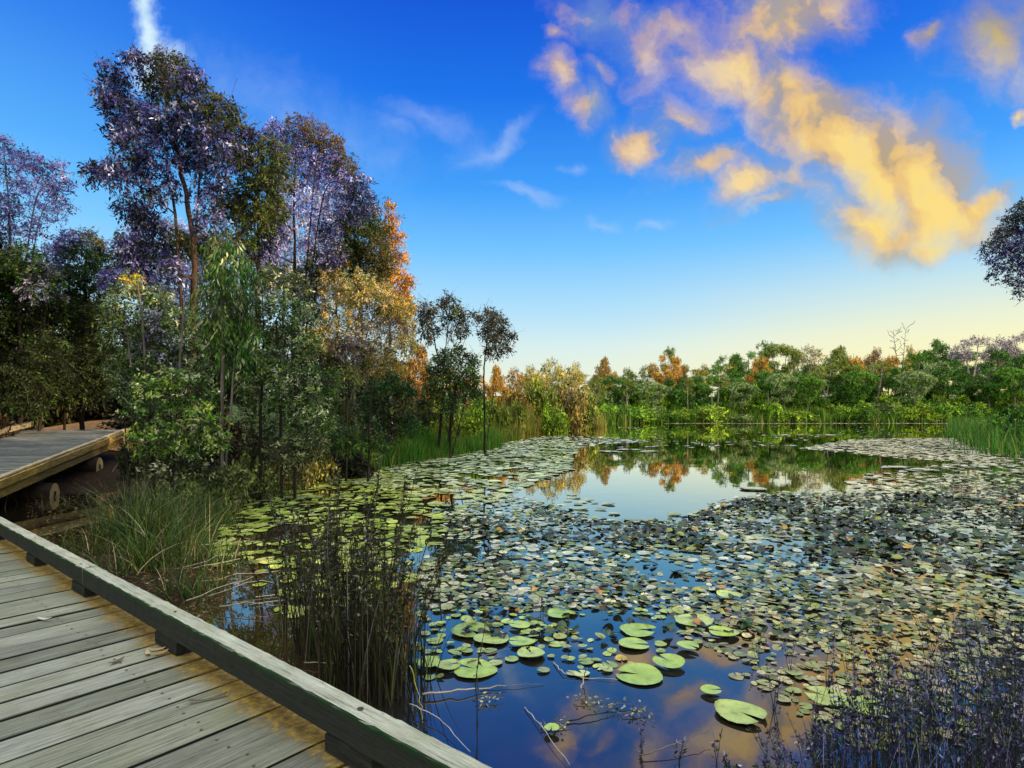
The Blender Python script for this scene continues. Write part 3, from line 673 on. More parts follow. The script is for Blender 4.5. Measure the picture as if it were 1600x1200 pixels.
# ------------------------------------------------------------------ background tree kinds (built once, then copied)
def kind_tree(name, seed, H, stems, clumps, pal, leaf, dens, bark, droop=.2, flatz=.62, aspect=.45, wood=(), tip=.02):
    rng = np.random.default_rng(seed); root = empty(name, (0, 0, -60))
    tr, cr = MB(), MB(); cen = []
    for c in clumps:
        p = np.array(c[:3]); r = c[3]; cen.append(p); clump_foliage(cr, rng, p, (r, r, r * flatz), pal, leaf, dens, droop, 7, (.08, .06, .05), aspect, .5, True)
    skeleton(tr, rng, stems, cen + [np.array(q) for q in wood], .1, tip, .06, 5)
    tr.build('trunk', bark, root, True)
    if cr.V: cr.build('crown', M_LEAF, root)
    return root

def dome(rng, H, R, n, cy=.60, vz=.42, r=.31):
    out = []
    while len(out) < n:
        d = rng.normal(0, 1, 3); d /= np.linalg.norm(d); d *= rng.uniform(.35, 1) ** .5
        out.append((d[0] * R * .82 + rng.normal(0, .12) * R, d[1] * R * .78, H * cy + d[2] * H * vz * .8, R * r * rng.uniform(.5, 1.35)))
    return out
kr = np.random.default_rng(77)
WHITE = [((.9, .95, .8), 3), ((.45, .5, .4), 3), ((1.4, 1.3, 1.05), 1.5), ((.2, .22, .16), 2.4)]     # tinted per tree by the object colour
ST = lambda H, lean=.3, r=.16: [[(np.array([0, 0, -.3]), r), (np.array([lean * .3, 0, H * .35]), r * .8), (np.array([lean, .1, H * .7]), r * .45), (np.array([lean * .8, 0, H * .93]), r * .15)]]
def vfork(H, r=.15):
    return [[(np.array([0, 0, -.3]), r), (np.array([0, 0, H * .3]), r * .85), (np.array([-.9, 0, H * .6]), r * .5), (np.array([-1.5, .2, H * .9]), r * .2)],
            [(np.array([0, 0, H * .28]), r * .7), (np.array([.9, 0, H * .58]), r * .5), (np.array([1.3, -.2, H * .92]), r * .2)]]
K = {}
K['round'] = kind_tree('round_tree', 101, 10, ST(10), dome(kr, 10, 3.6, 24), WHITE, .24, 1.1, BARK_GREY)
K['round2'] = kind_tree('round_tree', 102, 10, ST(10, -.4), dome(kr, 10, 3.3, 18, .60, .42, .34), WHITE, .25, 1.0, BARK_BROWN)
K['tall'] = kind_tree('tall_tree', 103, 12, ST(12, .2, .15), dome(kr, 12, 2.6, 12, .74, .27, .34), WHITE, .3, .95, BARK_PALE)
K['umbrella'] = kind_tree('umbrella_tree', 104, 10, vfork(10), [(x, y, 8.2 + .9 * math.cos(x * .5) + .3 * y, 1.15) for x in (-3, -1.9, -.7, .6, 1.8, 3) for y in (-1, .9)] + [(kr.uniform(-2.8, 2.8), kr.uniform(-1.2, 1.2), kr.uniform(4.2, 7.4), 1.1) for _ in range(12)], WHITE, .24, 1.0, BARK_GREY, flatz=.6)
K['spindly'] = kind_tree('spindly_tree', 105, 11, ST(11, -.3, .11), dome(kr, 11, 2.2, 9, .74, .26, .28), WHITE, .3, .65, BARK_DARK)
K['fork'] = kind_tree('fork_tree', 106, 11, vfork(11, .2), dome(kr, 11, 3.4, 13, .76, .24, .27), WHITE, .27, .55, BARK_PALE)
K['wispy'] = kind_tree('wispy_tree', 107, 9, vfork(9, .1) + ST(9, .8, .08), dome(kr, 9, 3.4, 20, .62, .40, .28), WHITE, .24, .55, BARK_GREY)
K['bare'] = kind_tree('bare_tree', 108, 10, vfork(10, .13), [], WHITE, .3, 1, BARK_GREY, wood=[(kr.uniform(-2.6, 2.6), kr.uniform(-1.6, 1.6), kr.uniform(6.0, 10.4)) for _ in range(60)], tip=.035)
def bush_kind(seed, R, n, leaf, dens):
    rng = np.random.default_rng(seed); root = empty('bush', (0, 0, -60)); cr, tr = MB(), MB()
    for _ in range(n):
        a = rng.uniform(0, 6.28); d = R * rng.uniform(0, .75) ** .7; h = rng.uniform(.25, 1.0) * R * (1 - .45 * (d / R) ** 2)
        p = np.array([d * math.cos(a), d * math.sin(a), h]); clump_foliage(cr, rng, p, R * rng.uniform(.28, .42), WHITE, leaf, dens, .2, 7, (.07, .05, .03), .45, .45)
        if _ < 7: tube(tr, curve((0, 0, -.1), p, 5, .08, rng), np.linspace(.05, .02, 5), 5)
    tr.build('trunk', BARK_GREY, root, True); cr.build('crown', M_LEAF, root); return root
K['bush'] = bush_kind(201, 1.5, 13, .22, .95); K['bush2'] = bush_kind(202, 1.5, 11, .26, .85); K['bush3'] = bush_kind(203, 1.6, 16, .2, 1.0)
HT = dict(round=10.4, round2=10.2, tall=12.1, umbrella=9.6, spindly=11.3, fork=11.2, wispy=9.9, bare=10.2, bush=1.75, bush2=1.75, bush3=1.9)
RD = dict(round=3.6, round2=3.4, tall=2.6, umbrella=3.9, spindly=2.2, fork=3.3, wispy=3.4, bare=2.6, bush=1.45, bush2=1.45, bush3=1.55)
NM = dict(round='round_tree', round2='round_tree', tall='tall_tree', umbrella='umbrella_tree', spindly='spindly_tree', fork='forked_tree', wispy='wispy_tree', bare='bare_tree', bush='bush', bush2='bush', bush3='bush')
used_proto = set()
pr = np.random.default_rng(9)
def plant(kind, px, top, width, Y, tint, label, cat='tree', group=None):
    X = (px - CX) / F * Y; z0 = g1(X, Y); H = EYE - (top - HY) / F * Y - z0
    sx = (width / 2 / F * Y) / RD[kind]; sz = H / HT[kind]; rz = pr.uniform(0, 6.28) if kind not in ('umbrella', 'fork', 'bare') else pr.uniform(-.4, .4)
    o = dup(K[kind], (X, Y, z0 - .05), rz, (sx, sx, sz), tint)
    o.name = NM[kind]; tag(o, label, cat, group); return o

DKG, MDG, OLV, YGR = (.10, .25, .028), (.15, .34, .03), (.28, .34, .05), (.38, .54, .05)
ORG, GLD, LIL, PALE, SAG = (.80, .46, .09), (.70, .56, .13), (.48, .37, .56), (.58, .50, .34), (.33, .44, .20)  # orange tint has low sunlight painted into the leaves
BRN = (.50, .33, .10)
FG = 'trees along the far bank'
far = [ # kind, x, top, width, distance, tint, label
 ('round', 945, 549, 40, 88, BRN, 'rounded russet tree rising alone above the far tree line, left of centre'),
 ('wispy', 985, 570, 46, 92, OLV, 'thin olive tree in the gap right of the rounded russet tree'),
 ('round', 1040, 546, 50, 90, ORG, 'bright orange sunlit tree above the far tree line'),
 ('tall', 1043, 541, 30, 96, OLV, 'tuft-topped olive tree poking up behind the bright orange tree'),
 ('round2', 1070, 563, 36, 92, BRN, 'small brown-topped tree touching the right of the bright orange tree'),
 ('wispy', 1094, 564, 34, 95, GLD, 'small golden feathery tree between the brown-topped tree and the tall dark tuft'),
 ('spindly', 1127, 547, 26, 86, DKG, 'dark spindly tree with a flat tuft standing proud of the far tree line'),
 ('tall', 1122, 566, 44, 80, MDG, 'green tree with a pair of tall pale trunks near the far water edge'),
 ('round', 1168, 540, 62, 90, MDG, 'big green round tree with a warm right side in the far row'),
 ('round2', 1185, 548, 34, 86, ORG, 'orange-brown tree against the big green round tree'),
 ('spindly', 1193, 523, 40, 95, DKG, 'dark thin tree overtopping the orange-brown tree'),
 ('umbrella', 1218, 545, 60, 92, OLV, 'flat topped olive tree right of the dark thin tree'),
 ('wispy', 1255, 528, 66, 98, PALE, 'pale half-bare tree with sky showing through in the far row'),
 ('round', 1312, 527, 62, 90, OLV, 'large olive dome tree left of the orange copse'),
 ('round2', 1336, 545, 40, 94, ORG, 'orange tree snug against the large olive dome'),
 ('wispy', 1362, 533, 46, 98, (.38, .2, .08), 'rust coloured wispy tree left of the leafless tree'),
 ('round2', 1388, 545, 36, 95, ORG, 'orange tree directly below and left of the leafless tree'),
 ('bare', 1406, 505, 36, 96, (1, 1, 1), 'leafless grey tree standing above the far tree line'),
 ('wispy', 1428, 528, 34, 98, GLD, 'thin golden tree just right of the leafless tree'),
 ('round', 1464, 515, 60, 88, DKG, 'tallest dark green dome tree on the right of the far row'),
 ('tall', 1438, 545, 44, 84, MDG, 'green tree under the leafless tree'),
 ('fork', 1518, 514, 62, 82, LIL, 'lilac tinted tree with a white forked trunk on the far bank'),
 ('wispy', 1555, 512, 54, 90, LIL, 'lilac feathery tree right of the white forked trunk'),
 ('round2', 1562, 530, 44, 84, DKG, 'dark tree between the two lilac trees on the right'),
 ('fork', 1594, 508, 54, 86, LIL, 'lilac tree cut off by the right edge of the far row'),
 ('tall', 1112, 585, 30, 78.5, MDG, 'green tree with one tall pale trunk at the left of the trunk pair'), ('fork', 1290, 560, 46, 80, OLV, 'thin olive tree with a pale fork in front of the large olive dome'),
 ('tall', 1075, 590, 30, 78, OLV, 'slim olive tree with a pale trunk below the brown-topped tree'), ('fork', 1372, 556, 44, 81, OLV, 'pale forked olive tree below the rust coloured tree'), ('tall', 1200, 578, 32, 78.5, MDG, 'slim green tree with a pale trunk below the dark thin tree'),
 ('fork', 1460, 556, 46, 80, SAG, 'pale forked grey-green tree below the tallest dark green dome'), ('tall', 980, 592, 32, 78, OLV, 'slim tree with a pale trunk below the thin olive tree'), ('wispy', 1015, 566, 40, 92, OLV, 'airy olive tree left of the bright orange tree'),
 ('wispy', 1140, 556, 40, 92, GLD, 'airy gold-green tree left of the big green round tree'),
 ('round', 1610, 540, 66, 80, DKG, 'dark green tree at the right end of the far bank'),
]
for a in far: plant(a[0], a[1], a[2] - (5 if a[1] < 1250 else 2), *a[3:], group=FG)
mid = [
 ('round2', 1000, 590, 64, 84, MDG, 'green rounded tree below the thin olive tree on the far bank'),
 ('umbrella', 958, 590, 58, 82, DKG, 'dark spreading tree below the rounded russet tree'),
 ('umbrella', 1020, 598, 56, 78, SAG, 'pale grey-green spreading tree near the far water edge'),
 ('round', 1062, 582, 56, 82, DKG, 'dark green tree below the brown-topped tree'),
 ('round2', 1088, 578, 50, 84, MDG, 'green tree left of the tall pale trunks'),
 ('round', 1150, 580, 56, 80, MDG, 'green tree right of the tall pale trunks'),
 ('umbrella', 1160, 598, 46, 77, SAG, 'grey-green low tree among pale dead sticks'),
 ('round2', 1200, 568, 60, 82, DKG, 'dark green tree below the dark thin tree'),
 ('round', 1240, 570, 60, 82, MDG, 'broad green tree below the pale half-bare tree'),
 ('umbrella', 1225, 585, 56, 77, SAG, 'layered grey-green tree in front of the broad green tree'),
 ('round2', 1280, 568, 60, 84, OLV, 'olive tree below the large olive dome on its left'),
 ('umbrella', 1262, 588, 50, 77, MDG, 'layered bright green tree at mid height below the olive tree'),
 ('round', 1320, 572, 60, 80, DKG, 'dark green tree below the orange copse'),
 ('umbrella', 1345, 580, 50, 78, MDG, 'layered green tree right of the dark green tree under the orange copse'),
 ('round2', 1375, 570, 58, 82, DKG, 'dark tree with a bare crooked branch below the rust coloured tree'),
 ('umbrella', 1430, 581, 54, 77, SAG, 'pale domed tree like a mushroom on the far bank'),
 ('round', 1410, 560, 56, 84, MDG, 'green tree behind the pale domed tree'),
 ('round2', 1475, 560, 64, 80, DKG, 'dark tree below the tallest dark green dome'),
 ('round', 1545, 565, 60, 79, DKG, 'dark tree right of the white forked trunk'),
 ('umbrella', 1585, 575, 60, 77, MDG, 'spreading green tree at the right end below the lilac tree'),
 ('round2', 1500, 572, 46, 83, MDG, 'green tree directly behind the white forked trunk'),
]
for a in mid: plant(*a, group=FG)
# deep row closing the view behind (each tree its own thing)
for k, px in enumerate(range(835, 1680, 34)):
    top = np.interp(px, [835, 930, 1000, 1100, 1250, 1350, 1500, 1680], [575, 578, 588, 578, 560, 556, 545, 540]) + pr.uniform(-5, 9)
    plant(['round', 'round2', 'tall'][k % 3], px, top, pr.uniform(52, 74), pr.uniform(103, 118), [DKG, OLV, MDG, DKG][k % 4],
          'indistinct dark tree in the deep row behind the far bank trees', group='deep row behind the far bank')
# bushes on the far bank
BG = 'bushes along the far water edge'
marks = [(945, 'the rounded russet tree'), (1020, 'the pale grey-green spreading tree'), (1060, 'the bright orange tree'), (1122, 'the tall pale trunks'), (1168, 'the big green round tree'), (1225, 'the layered grey-green tree'),
         (1312, 'the large olive dome tree'), (1375, 'the rust coloured tree'), (1430, 'the pale domed tree'), (1475, 'the tallest dark green dome'), (1518, 'the white forked trunk'), (1590, 'the right end of the far trees')]
cnames = {0: ('yellow-green', YGR), 1: ('mid green', MDG), 2: ('dark green', DKG), 3: ('lime', (.34, .56, .05)), 4: ('grey-green', SAG)}
seen = {}
for k in range(92):
    px = 935 + k * 7.5 + pr.uniform(-5, 5); Y = pr.uniform(75.6, 80); top = pr.uniform(622, 648)
    if k % 3 == 0: Y = pr.uniform(79, 86); top = pr.uniform(596, 622)
    ci = int(pr.choice([0, 1, 2, 3, 4], p=[.28, .3, .17, .15, .10])); cn, tint = cnames[ci]
    mk = min(marks, key=lambda q: abs(q[0] - px))[1]; size = 'tall' if top < 618 else ('low' if top > 635 else 'middling')
    key = (cn, mk, size); seen[key] = seen.get(key, 0) + 1
    extra = '' if seen[key] == 1 else (', further right' if seen[key] == 2 else ', rightmost')
    plant(['bush', 'bush2', 'bush3'][k % 3], px, top, pr.uniform(32, 62), Y, tint, f'{size} {cn} far bank bush below {mk}{extra}', 'bush', BG)
# middle-distance golden thicket on the spit left of centre
sp = [('wispy', 838, 556, 52, 52, GLD, 'pale gold feathery tree at the left of the spit'), ('wispy', 870, 545, 62, 54, (.66, .56, .18), 'tallest pale gold tree with fine bare stems on the spit'),
      ('wispy', 900, 552, 48, 56, GLD, 'gold crowned tree at the right of the spit'), ('bare', 876, 585, 60, 50, (1, 1, 1), 'tangle of bare grey stems on the spit'),
      ('bare', 915, 600, 50, 55, (1, 1, 1), 'grey leafless shrub near the tip of the spit'), ('bush3', 812, 596, 56, 48, BRN, 'rusty bush at the root of the spit'), ('bush', 845, 590, 64, 50, OLV, 'olive bush under the pale gold feathery tree'),
      ('bush2', 885, 600, 60, 51, (.36, .28, .08), 'brownish bush under the tallest pale gold tree'), ('bush', 915, 610, 50, 54, OLV, 'olive bush near the tip of the spit'), ('bush3', 862, 625, 50, 46, YGR, 'yellow-green bush low on the spit'),
      ('wispy', 812, 562, 50, 60, (.6, .34, .12), 'brown feathery tree behind the root of the spit'), ('wispy', 930, 575, 42, 62, OLV, 'thin olive tree behind the tip of the spit'),
      ('bush2', 800, 625, 44, 42, OLV, 'olive bush left of the golden reeds')]
for a in sp: plant(*a, cat='bush' if a[0].startswith('bush') else 'tree', group='thicket on the spit')
# sunlit tan trees behind the shore trees
bt = [('round', 650, 512, 60, 36, (.6, .34, .11), 'tan sunlit tree behind the slender twisted tree'), ('round2', 690, 560, 66, 40, ORG, 'orange sunlit tree glimpsed behind the round shore tree'),
      ('wispy', 735, 565, 60, 42, (.75, .42, .13), 'apricot wispy tree between the two slender shore trees'), ('round', 775, 553, 40, 46, ORG, 'small orange tree right behind the second slender tree'),
      ('wispy', 620, 545, 80, 34, (.66, .4, .14), 'pale tan tree behind the wide tan tree'), ('round2', 665, 575, 70, 38, (.8, .44, .13), 'apricot bushy tree left of the round shore tree'),
      ('bush3', 735, 610, 66, 33, YGR, 'yellow-green bush behind the round shore tree'), ('bush', 690, 625, 70, 30, OLV, 'olive bush behind the slender twisted tree'), ('bush2', 655, 620, 70, 31, (.3, .22, .06), 'tawny bush behind the low dark bush'),
      ('bush', 775, 620, 50, 38, OLV, 'olive bush behind the second slender tree'), ('bush3', 640, 645, 60, 26, MDG, 'green bush at the foot of the tan sunlit tree')]
for a in bt: plant(*a, cat='bush' if a[0].startswith('bush') else 'tree', group='sunlit trees behind the shore')
# dark wood behind the left grove
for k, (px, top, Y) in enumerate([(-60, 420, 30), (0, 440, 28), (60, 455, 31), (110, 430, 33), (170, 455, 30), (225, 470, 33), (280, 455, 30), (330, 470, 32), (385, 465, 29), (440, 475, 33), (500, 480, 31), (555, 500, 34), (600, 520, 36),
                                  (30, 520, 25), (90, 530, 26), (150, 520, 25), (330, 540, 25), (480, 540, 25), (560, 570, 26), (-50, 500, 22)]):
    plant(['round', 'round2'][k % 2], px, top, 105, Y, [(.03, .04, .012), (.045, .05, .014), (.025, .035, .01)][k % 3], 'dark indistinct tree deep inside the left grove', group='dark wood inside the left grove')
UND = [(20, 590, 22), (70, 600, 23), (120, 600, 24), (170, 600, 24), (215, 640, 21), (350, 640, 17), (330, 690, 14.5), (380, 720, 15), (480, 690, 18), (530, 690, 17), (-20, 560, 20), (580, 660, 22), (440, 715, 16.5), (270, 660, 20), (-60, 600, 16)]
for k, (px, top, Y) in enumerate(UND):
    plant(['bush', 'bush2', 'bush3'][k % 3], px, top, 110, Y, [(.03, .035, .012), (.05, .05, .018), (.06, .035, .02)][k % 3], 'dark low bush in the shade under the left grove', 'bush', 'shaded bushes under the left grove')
for k, (px, top, wd, Y, c, lab) in enumerate([(205, 690, 46, 15.6, (.06, .07, .03), 'dark low bush under the far end of the ramp'), (385, 700, 80, 13.2, (.30, .34, .14), 'grey-green low bush at the foot of the tall grey-green shrub'), (440, 712, 80, 14.6, (.24, .22, .10), 'brownish low bush overhanging the water behind the dark reeds'),
        (492, 698, 80, 16.2, (.40, .36, .12), 'tawny low bush on the left shore, sunlit leaves'), (545, 700, 70, 18.0, (.20, .26, .08), 'dark olive low bush on the left shore beside the lit reeds'), (345, 720, 80, 11.8, (.22, .25, .10), 'ragged low bush between the tussocks and the broad-leaved shrub'),
        (415, 730, 60, 13.8, (.16, .13, .07), 'brown twiggy low bush at the water line behind the dark reeds'), (575, 690, 50, 19.5, (.28, .38, .08), 'bright low bush where the lit reeds begin'), (290, 735, 80, 11.2, (.24, .30, .10), 'low bush in front of the ramp end behind the largest tussock')]):
    plant(['bush', 'bush3', 'bush2'][k % 3], px, top, wd, Y, c, lab, 'bush', 'low bushes along the left shore')
# right bank, mostly beyond the frame: it shades the pond from the low sun
for k, (x, y, H) in enumerate([(29, 22, 13), (37, 31, 14), (43, 38, 14), (51, 46, 13), (27, 13, 13), (24, 5, 12), (36, 15, 15), (40, 26, 15), (47, 35, 15), (21, -2, 12), (33, 5, 14)]):
    kd = ['round', 'round2', 'tall'][k % 3]; s = H / HT[kd]
    o = dup(K[kd], (x, y, g1(x, y) - .05), k * 1.3, (s * 1.25, s * 1.25, s), DKG); o.name = NM[kd]
    tag(o, 'dark tree on the right bank past the edge of the frame', 'tree', 'right bank trees')
for k, (px, top, Y, c) in enumerate([(1575, 640, 38, MDG), (1600, 630, 34, DKG), (1560, 650, 48, YGR), (1590, 655, 30, DKG), (1545, 655, 58, MDG), (1625, 640, 28, DKG)]):
    plant(['bush', 'bush2', 'bush3'][k % 3], px, top, 60, Y, c, ['mid green bush behind the reeds at the right shore', 'dark bush cut by the right edge above the reeds', 'yellow-green bush far back on the right shore',
          'low dark bush at the right shore water edge', 'small green bush where the right shore meets the far bank', 'dark bush just past the right edge'][k], 'bush', 'bushes on the right shore')
# left bank beyond the frame edge
for k, (x, y, H) in enumerate([(-15, 8, 9), (-17.5, 12, 11), (-20, 16, 12), (-23, 20, 12), (-22, 9, 11), (-19, 4, 10), (-26, 13, 12), (-24, 2, 11), (-30, 22, 13), (-33, 10, 13), (-29, 5, 12), (-38, 18, 13), (-21, -3, 11), (-36, 0, 13)]):
    kd = ['round', 'round2'][k % 2]; q = H / HT[kd]
    o = dup(K[kd], (x, y, g1(x, y) - .05), k * 1.7, (q * 1.15, q * 1.15, q), (.035, .06, .014)); o.name = NM[kd]
    tag(o, 'dark tree on the left bank past the edge of the frame', 'tree', 'left bank trees')
for k, (x, y, r) in enumerate([(-12.6, 7.2, 1.3), (-13.5, 10, 1.6), (-15.5, 13.5, 1.7), (-14, 5, 1.4), (-17, 9, 1.9), (-18.5, 15, 2.0), (-16, 2, 1.7), (-20, 6, 2.0)]):
    q = r / 1.5; o = dup(K[['bush', 'bush2', 'bush3'][k % 3]], (x, y, g1(x, y) - .05), k * 1.1, (q, q, q), (.05, .07, .02)); o.name = 'bush'
    tag(o, 'dark bush on the left bank past the edge of the frame', 'bush', 'left bank bushes')
for r in K.values():
    for ch in list(r.children): bpy.data.objects.remove(ch)
    bpy.data.objects.remove(r)

# ------------------------------------------------------------------ grasses and reeds
def blades(mb, rng, P, H, Wd, lean, col, seg=4, curl=.35):
    """ribbons standing at P; lean = horizontal throw as a share of height"""
    n = len(P); a = rng.uniform(0, 2 * math.pi, n); dirh = np.stack([np.cos(a), np.sin(a), np.zeros(n)], 1)
    f = a + rng.uniform(-1.2, 1.2, n) + math.pi / 2; side = np.stack([np.cos(f), np.sin(f), np.zeros(n)], 1)
    t = np.linspace(0, 1, seg + 1); V = np.zeros((n, seg + 1, 2, 3))
    for k, tt in enumerate(t):
        thr = (lean * H * (tt + curl * 2 * tt ** 2.2))[:, None] * dirh
        zz = H * (tt - .25 * lean * curl * 4 * tt ** 2.5)
        c = P + thr; c[:, 2] += zz
        wd = (Wd * (1 - tt ** 1.6) * .5 + Wd * .04)[:, None] * side
        V[:, k, 0] = c - wd; V[:, k, 1] = c + wd
    base = np.arange(n)[:, None] * (seg + 1) * 2; k = np.arange(seg)[None] * 2
    Q = np.stack([base + k, base + k + 1, base + k + 3, base + k + 2], -1).reshape(-1, 4)
    mb.add(V.reshape(-1, 3), Q, None, np.repeat(col, (seg + 1) * 2, 0))

def strip(name, label, line, n, Hr, Wr, pal, jit, seed, lean=(.02, .25), cat='reeds', depth=1.5, mat=M_GRASS):
    """reeds nobody could count along a shoreline given in photo positions on the water"""
    rng = np.random.default_rng(seed); pts = np.array([flat(x, y)[:2] for x, y in line])
    seg = np.linalg.norm(np.diff(pts, axis=0), axis=1); cum = np.concatenate([[0], np.cumsum(seg)])
    u = rng.uniform(0, cum[-1], n); P = np.stack([np.interp(u, cum, pts[:, 0]), np.interp(u, cum, pts[:, 1])], 1)
    off = rng.uniform(-.25, 1, n) * depth; dirs = np.stack([np.zeros(n), np.ones(n)], 1)
    P = P + dirs * off[:, None] + rng.normal(0, jit, (n, 2))
    z = np.maximum(gz(P[:, 0], P[:, 1]), -.05); P3 = np.concatenate([P, z[:, None]], 1)
    clumpy = .6 + .4 * np.sin(P[:, 0] * 2.1 + np.sin(P[:, 1] * 1.7)) * np.sin(P[:, 0] * .7)
    H = rng.uniform(*Hr, n) * clumpy.clip(.45, 1.1)
    mb = MB(); blades(mb, rng, P3, H, rng.uniform(*Wr, n), rng.uniform(*lean, n), pick(rng, pal, n) * rng.uniform(.6, 1.3, (n, 1)), 3)
    o = mb.build(name, mat); tag(o, label, cat, kind='stuff'); return o
GRN = [((.07, .22, .02), 4), ((.03, .11, .012), 3), ((.16, .30, .03), 2), ((.30, .28, .06), 1)]
GLDR = [((.34, .29, .05), 4), ((.22, .26, .04), 3), ((.42, .30, .08), 2), ((.12, .16, .03), 2)]
strip('reeds', 'bright green reeds along the left shore in front of the shore trees', [(555, 735), (600, 728), (640, 722), (700, 712), (772, 699)], 5200, (.55, 1.35), (.014, .03), GRN, .25, 51, depth=2.2)
strip('reeds', 'yellow-green grass behind the reeds of the left shore', [(640, 706), (700, 697), (780, 686)], 4200, (.6, 1.5), (.016, .035), [((.22, .30, .03), 3), ((.12, .2, .02), 3), ((.3, .27, .05), 1)], .6, 52, depth=3)
strip('reeds', 'golden reeds fringing the spit in the middle', [(780, 686), (800, 680.5), (850, 675), (905, 670.5), (938, 667.5)], 5200, (1.2, 2.9), (.03, .06), GLDR, .35, 53, depth=3)
strip('reeds', 'green and yellow reeds fringing the far water edge', [(945, 661.3), (1040, 660.8), (1280, 660.8), (1528, 661)], 9000, (.7, 2.6), (.05, .11), [((.10, .24, .02), 4), ((.20, .30, .03), 3), ((.05, .12, .015), 3), ((.34, .30, .08), .8)], .3, 54, depth=4)
strip('reeds', 'rough green grass on the slope of the far bank', [(945, 659.8), (1530, 659.6)], 9000, (.8, 2.4), (.06, .14), [((.16, .36, .03), 4), ((.30, .44, .05), 3), ((.08, .2, .02), 3)], .8, 55, depth=9)
strip('reeds', 'green reeds standing at the right shore', [(1528, 664), (1534, 672), (1552, 690), (1600, 706), (1660, 725)], 5200, (.7, 1.8), (.02, .05), [((.06, .20, .02), 4), ((.03, .10, .012), 4), ((.2, .26, .04), 1)], .4, 56, depth=3)
strip('leaf_litter_grass', 'thin dry grass on the dark mud under the left grove', [(120, 790), (220, 770), (330, 760), (430, 742), (540, 728)], 2600, (.15, .5), (.008, .016), [((.12, .09, .04), 3), ((.06, .08, .02), 3), ((.28, .22, .14), 1)], .7, 57, lean=(.2, .9), cat='grass', depth=3.5)

def tussock(name, label, px, py, Y, n, Hr, Wd, pal, rad, seed, lean=(.02, .4), curl=.4, cat='grass', group=None):
    rng = np.random.default_rng(seed); b = at(px, py, Y); b[2] = max(g1(b[0], b[1]), -.02)
    a = rng.uniform(0, 6.28, n); r = rad * rng.uniform(0, 1, n) ** .6
    P = np.stack([r * np.cos(a), r * np.sin(a), np.full(n, -.03)], 1)
    mb = MB(); blades(mb, rng, P, rng.uniform(*Hr, n), rng.uniform(Wd * .6, Wd * 1.2, n), rng.uniform(*lean, n), pick(rng, pal, n) * rng.uniform(.6, 1.3, (n, 1)), 5, curl)
    o = mb.build(name, M_GRASS); o.location = b; tag(o, label, cat, group); return o
TUS = [((.05, .105, .018), 4), ((.022, .05, .010), 5), ((.12, .15, .04), 2), ((.34, .30, .20), .9), ((.08, .05, .02), 1.4)]
TG = 'grass tussocks between the boardwalk and the lily pads'
for k, (px, py, Y, n, h, lab) in enumerate([
    (215, 860, 8.4, 300, 1.25, 'largest green grass tussock, arching in front of the ramp end'), (260, 900, 7.3, 210, 1.0, 'grass tussock nearest the kerb rail with pale dry blades'),
    (175, 830, 9.2, 170, .8, 'leftmost grass tussock below the log bearers'), (300, 850, 8.6, 220, .95, 'ragged tussock beside the bright lily patch'), (250, 815, 9.8, 240, 1.15, 'bright green tussock behind the largest one'),
    (300, 800, 10.6, 200, .9, 'tussock at the foot of the broad-leaved shrub'), (335, 880, 7.6, 130, .6, 'low sprawling tussock at the edge of the bright lily patch'), (390, 775, 13, 120, .8, 'small green tussock at the foot of the grey-green shrub'),
    (440, 770, 13.6, 110, .7, 'small tussock left of the lit reeds'), (140, 850, 8.0, 90, .5, 'sparse tussock on the bare mud below the nearer log bearer'), (200, 905, 7.0, 120, .6, 'low tussock close behind the kerb rail joint'),
    (300, 940, 6.4, 120, .6, 'thin tussock by the dark water behind the kerb rail'), (345, 815, 10.2, 150, .7, 'pale ragged tussock between the shrubs and the bright lily patch')]):
    tussock('grass_tussock', lab, px, py, Y, n, (h * .45, h), .013, TUS, .34, 300 + k, (.05, .6), .55, group=TG)
# long dry stalks fallen over the bright lily patch
rng = np.random.default_rng(61)
for k in range(14):
    px, py = rng.uniform(250, 400), rng.uniform(770, 950); p = flat(px, py, .05); a = rng.uniform(-.6, .6); L = rng.uniform(.5, 1.1)
    q = p + np.array([math.cos(a) * L, math.sin(a) * L * .5, rng.uniform(-.02, .25)]); mb = MB()
    tube(mb, curve(p, q, 6, .08, rng) - p, np.linspace(.006, .003, 6), 5); o = mb.build('dry_stalk', BARK_PALE); o.location = p
    tag(o, 'pale dry stalk bent over at the edge of the bright lily patch', 'stalk', 'fallen dry stalks')

# leaf litter and flecks on the dark mud
rng = np.random.default_rng(62); mb = MB(); px = rng.uniform(40, 420, 5200); py = rng.uniform(735, 960, 5200)
P = np.array([flat(x, y, .05)[:2] for x, y in zip(px, py)]); z = gz(P[:, 0], P[:, 1]); ok = z > -.2
P = np.concatenate([P, np.maximum(z, 0)[:, None] + .015 + rng.uniform(0, .02, (len(P), 1))], 1)[ok]; n = len(P)
leaves(mb, rng, P, norm(rng.normal(0, 1, (n, 3)) * np.array([1, 1, .35])), rng.uniform(.02, .075, n), rng.uniform(.006, .02, n), pick(rng, [((.10, .05, .02), 3), ((.05, .03, .015), 4), ((.32, .27, .2), 1.6), ((.16, .07, .03), 2), ((.1, .13, .03), 1)], n))
tag(mb.build('leaf_litter', M_LEAF), 'fallen leaves and flecks on the dark mud between the boardwalk and the shrubs', 'leaf litter', kind='stuff')

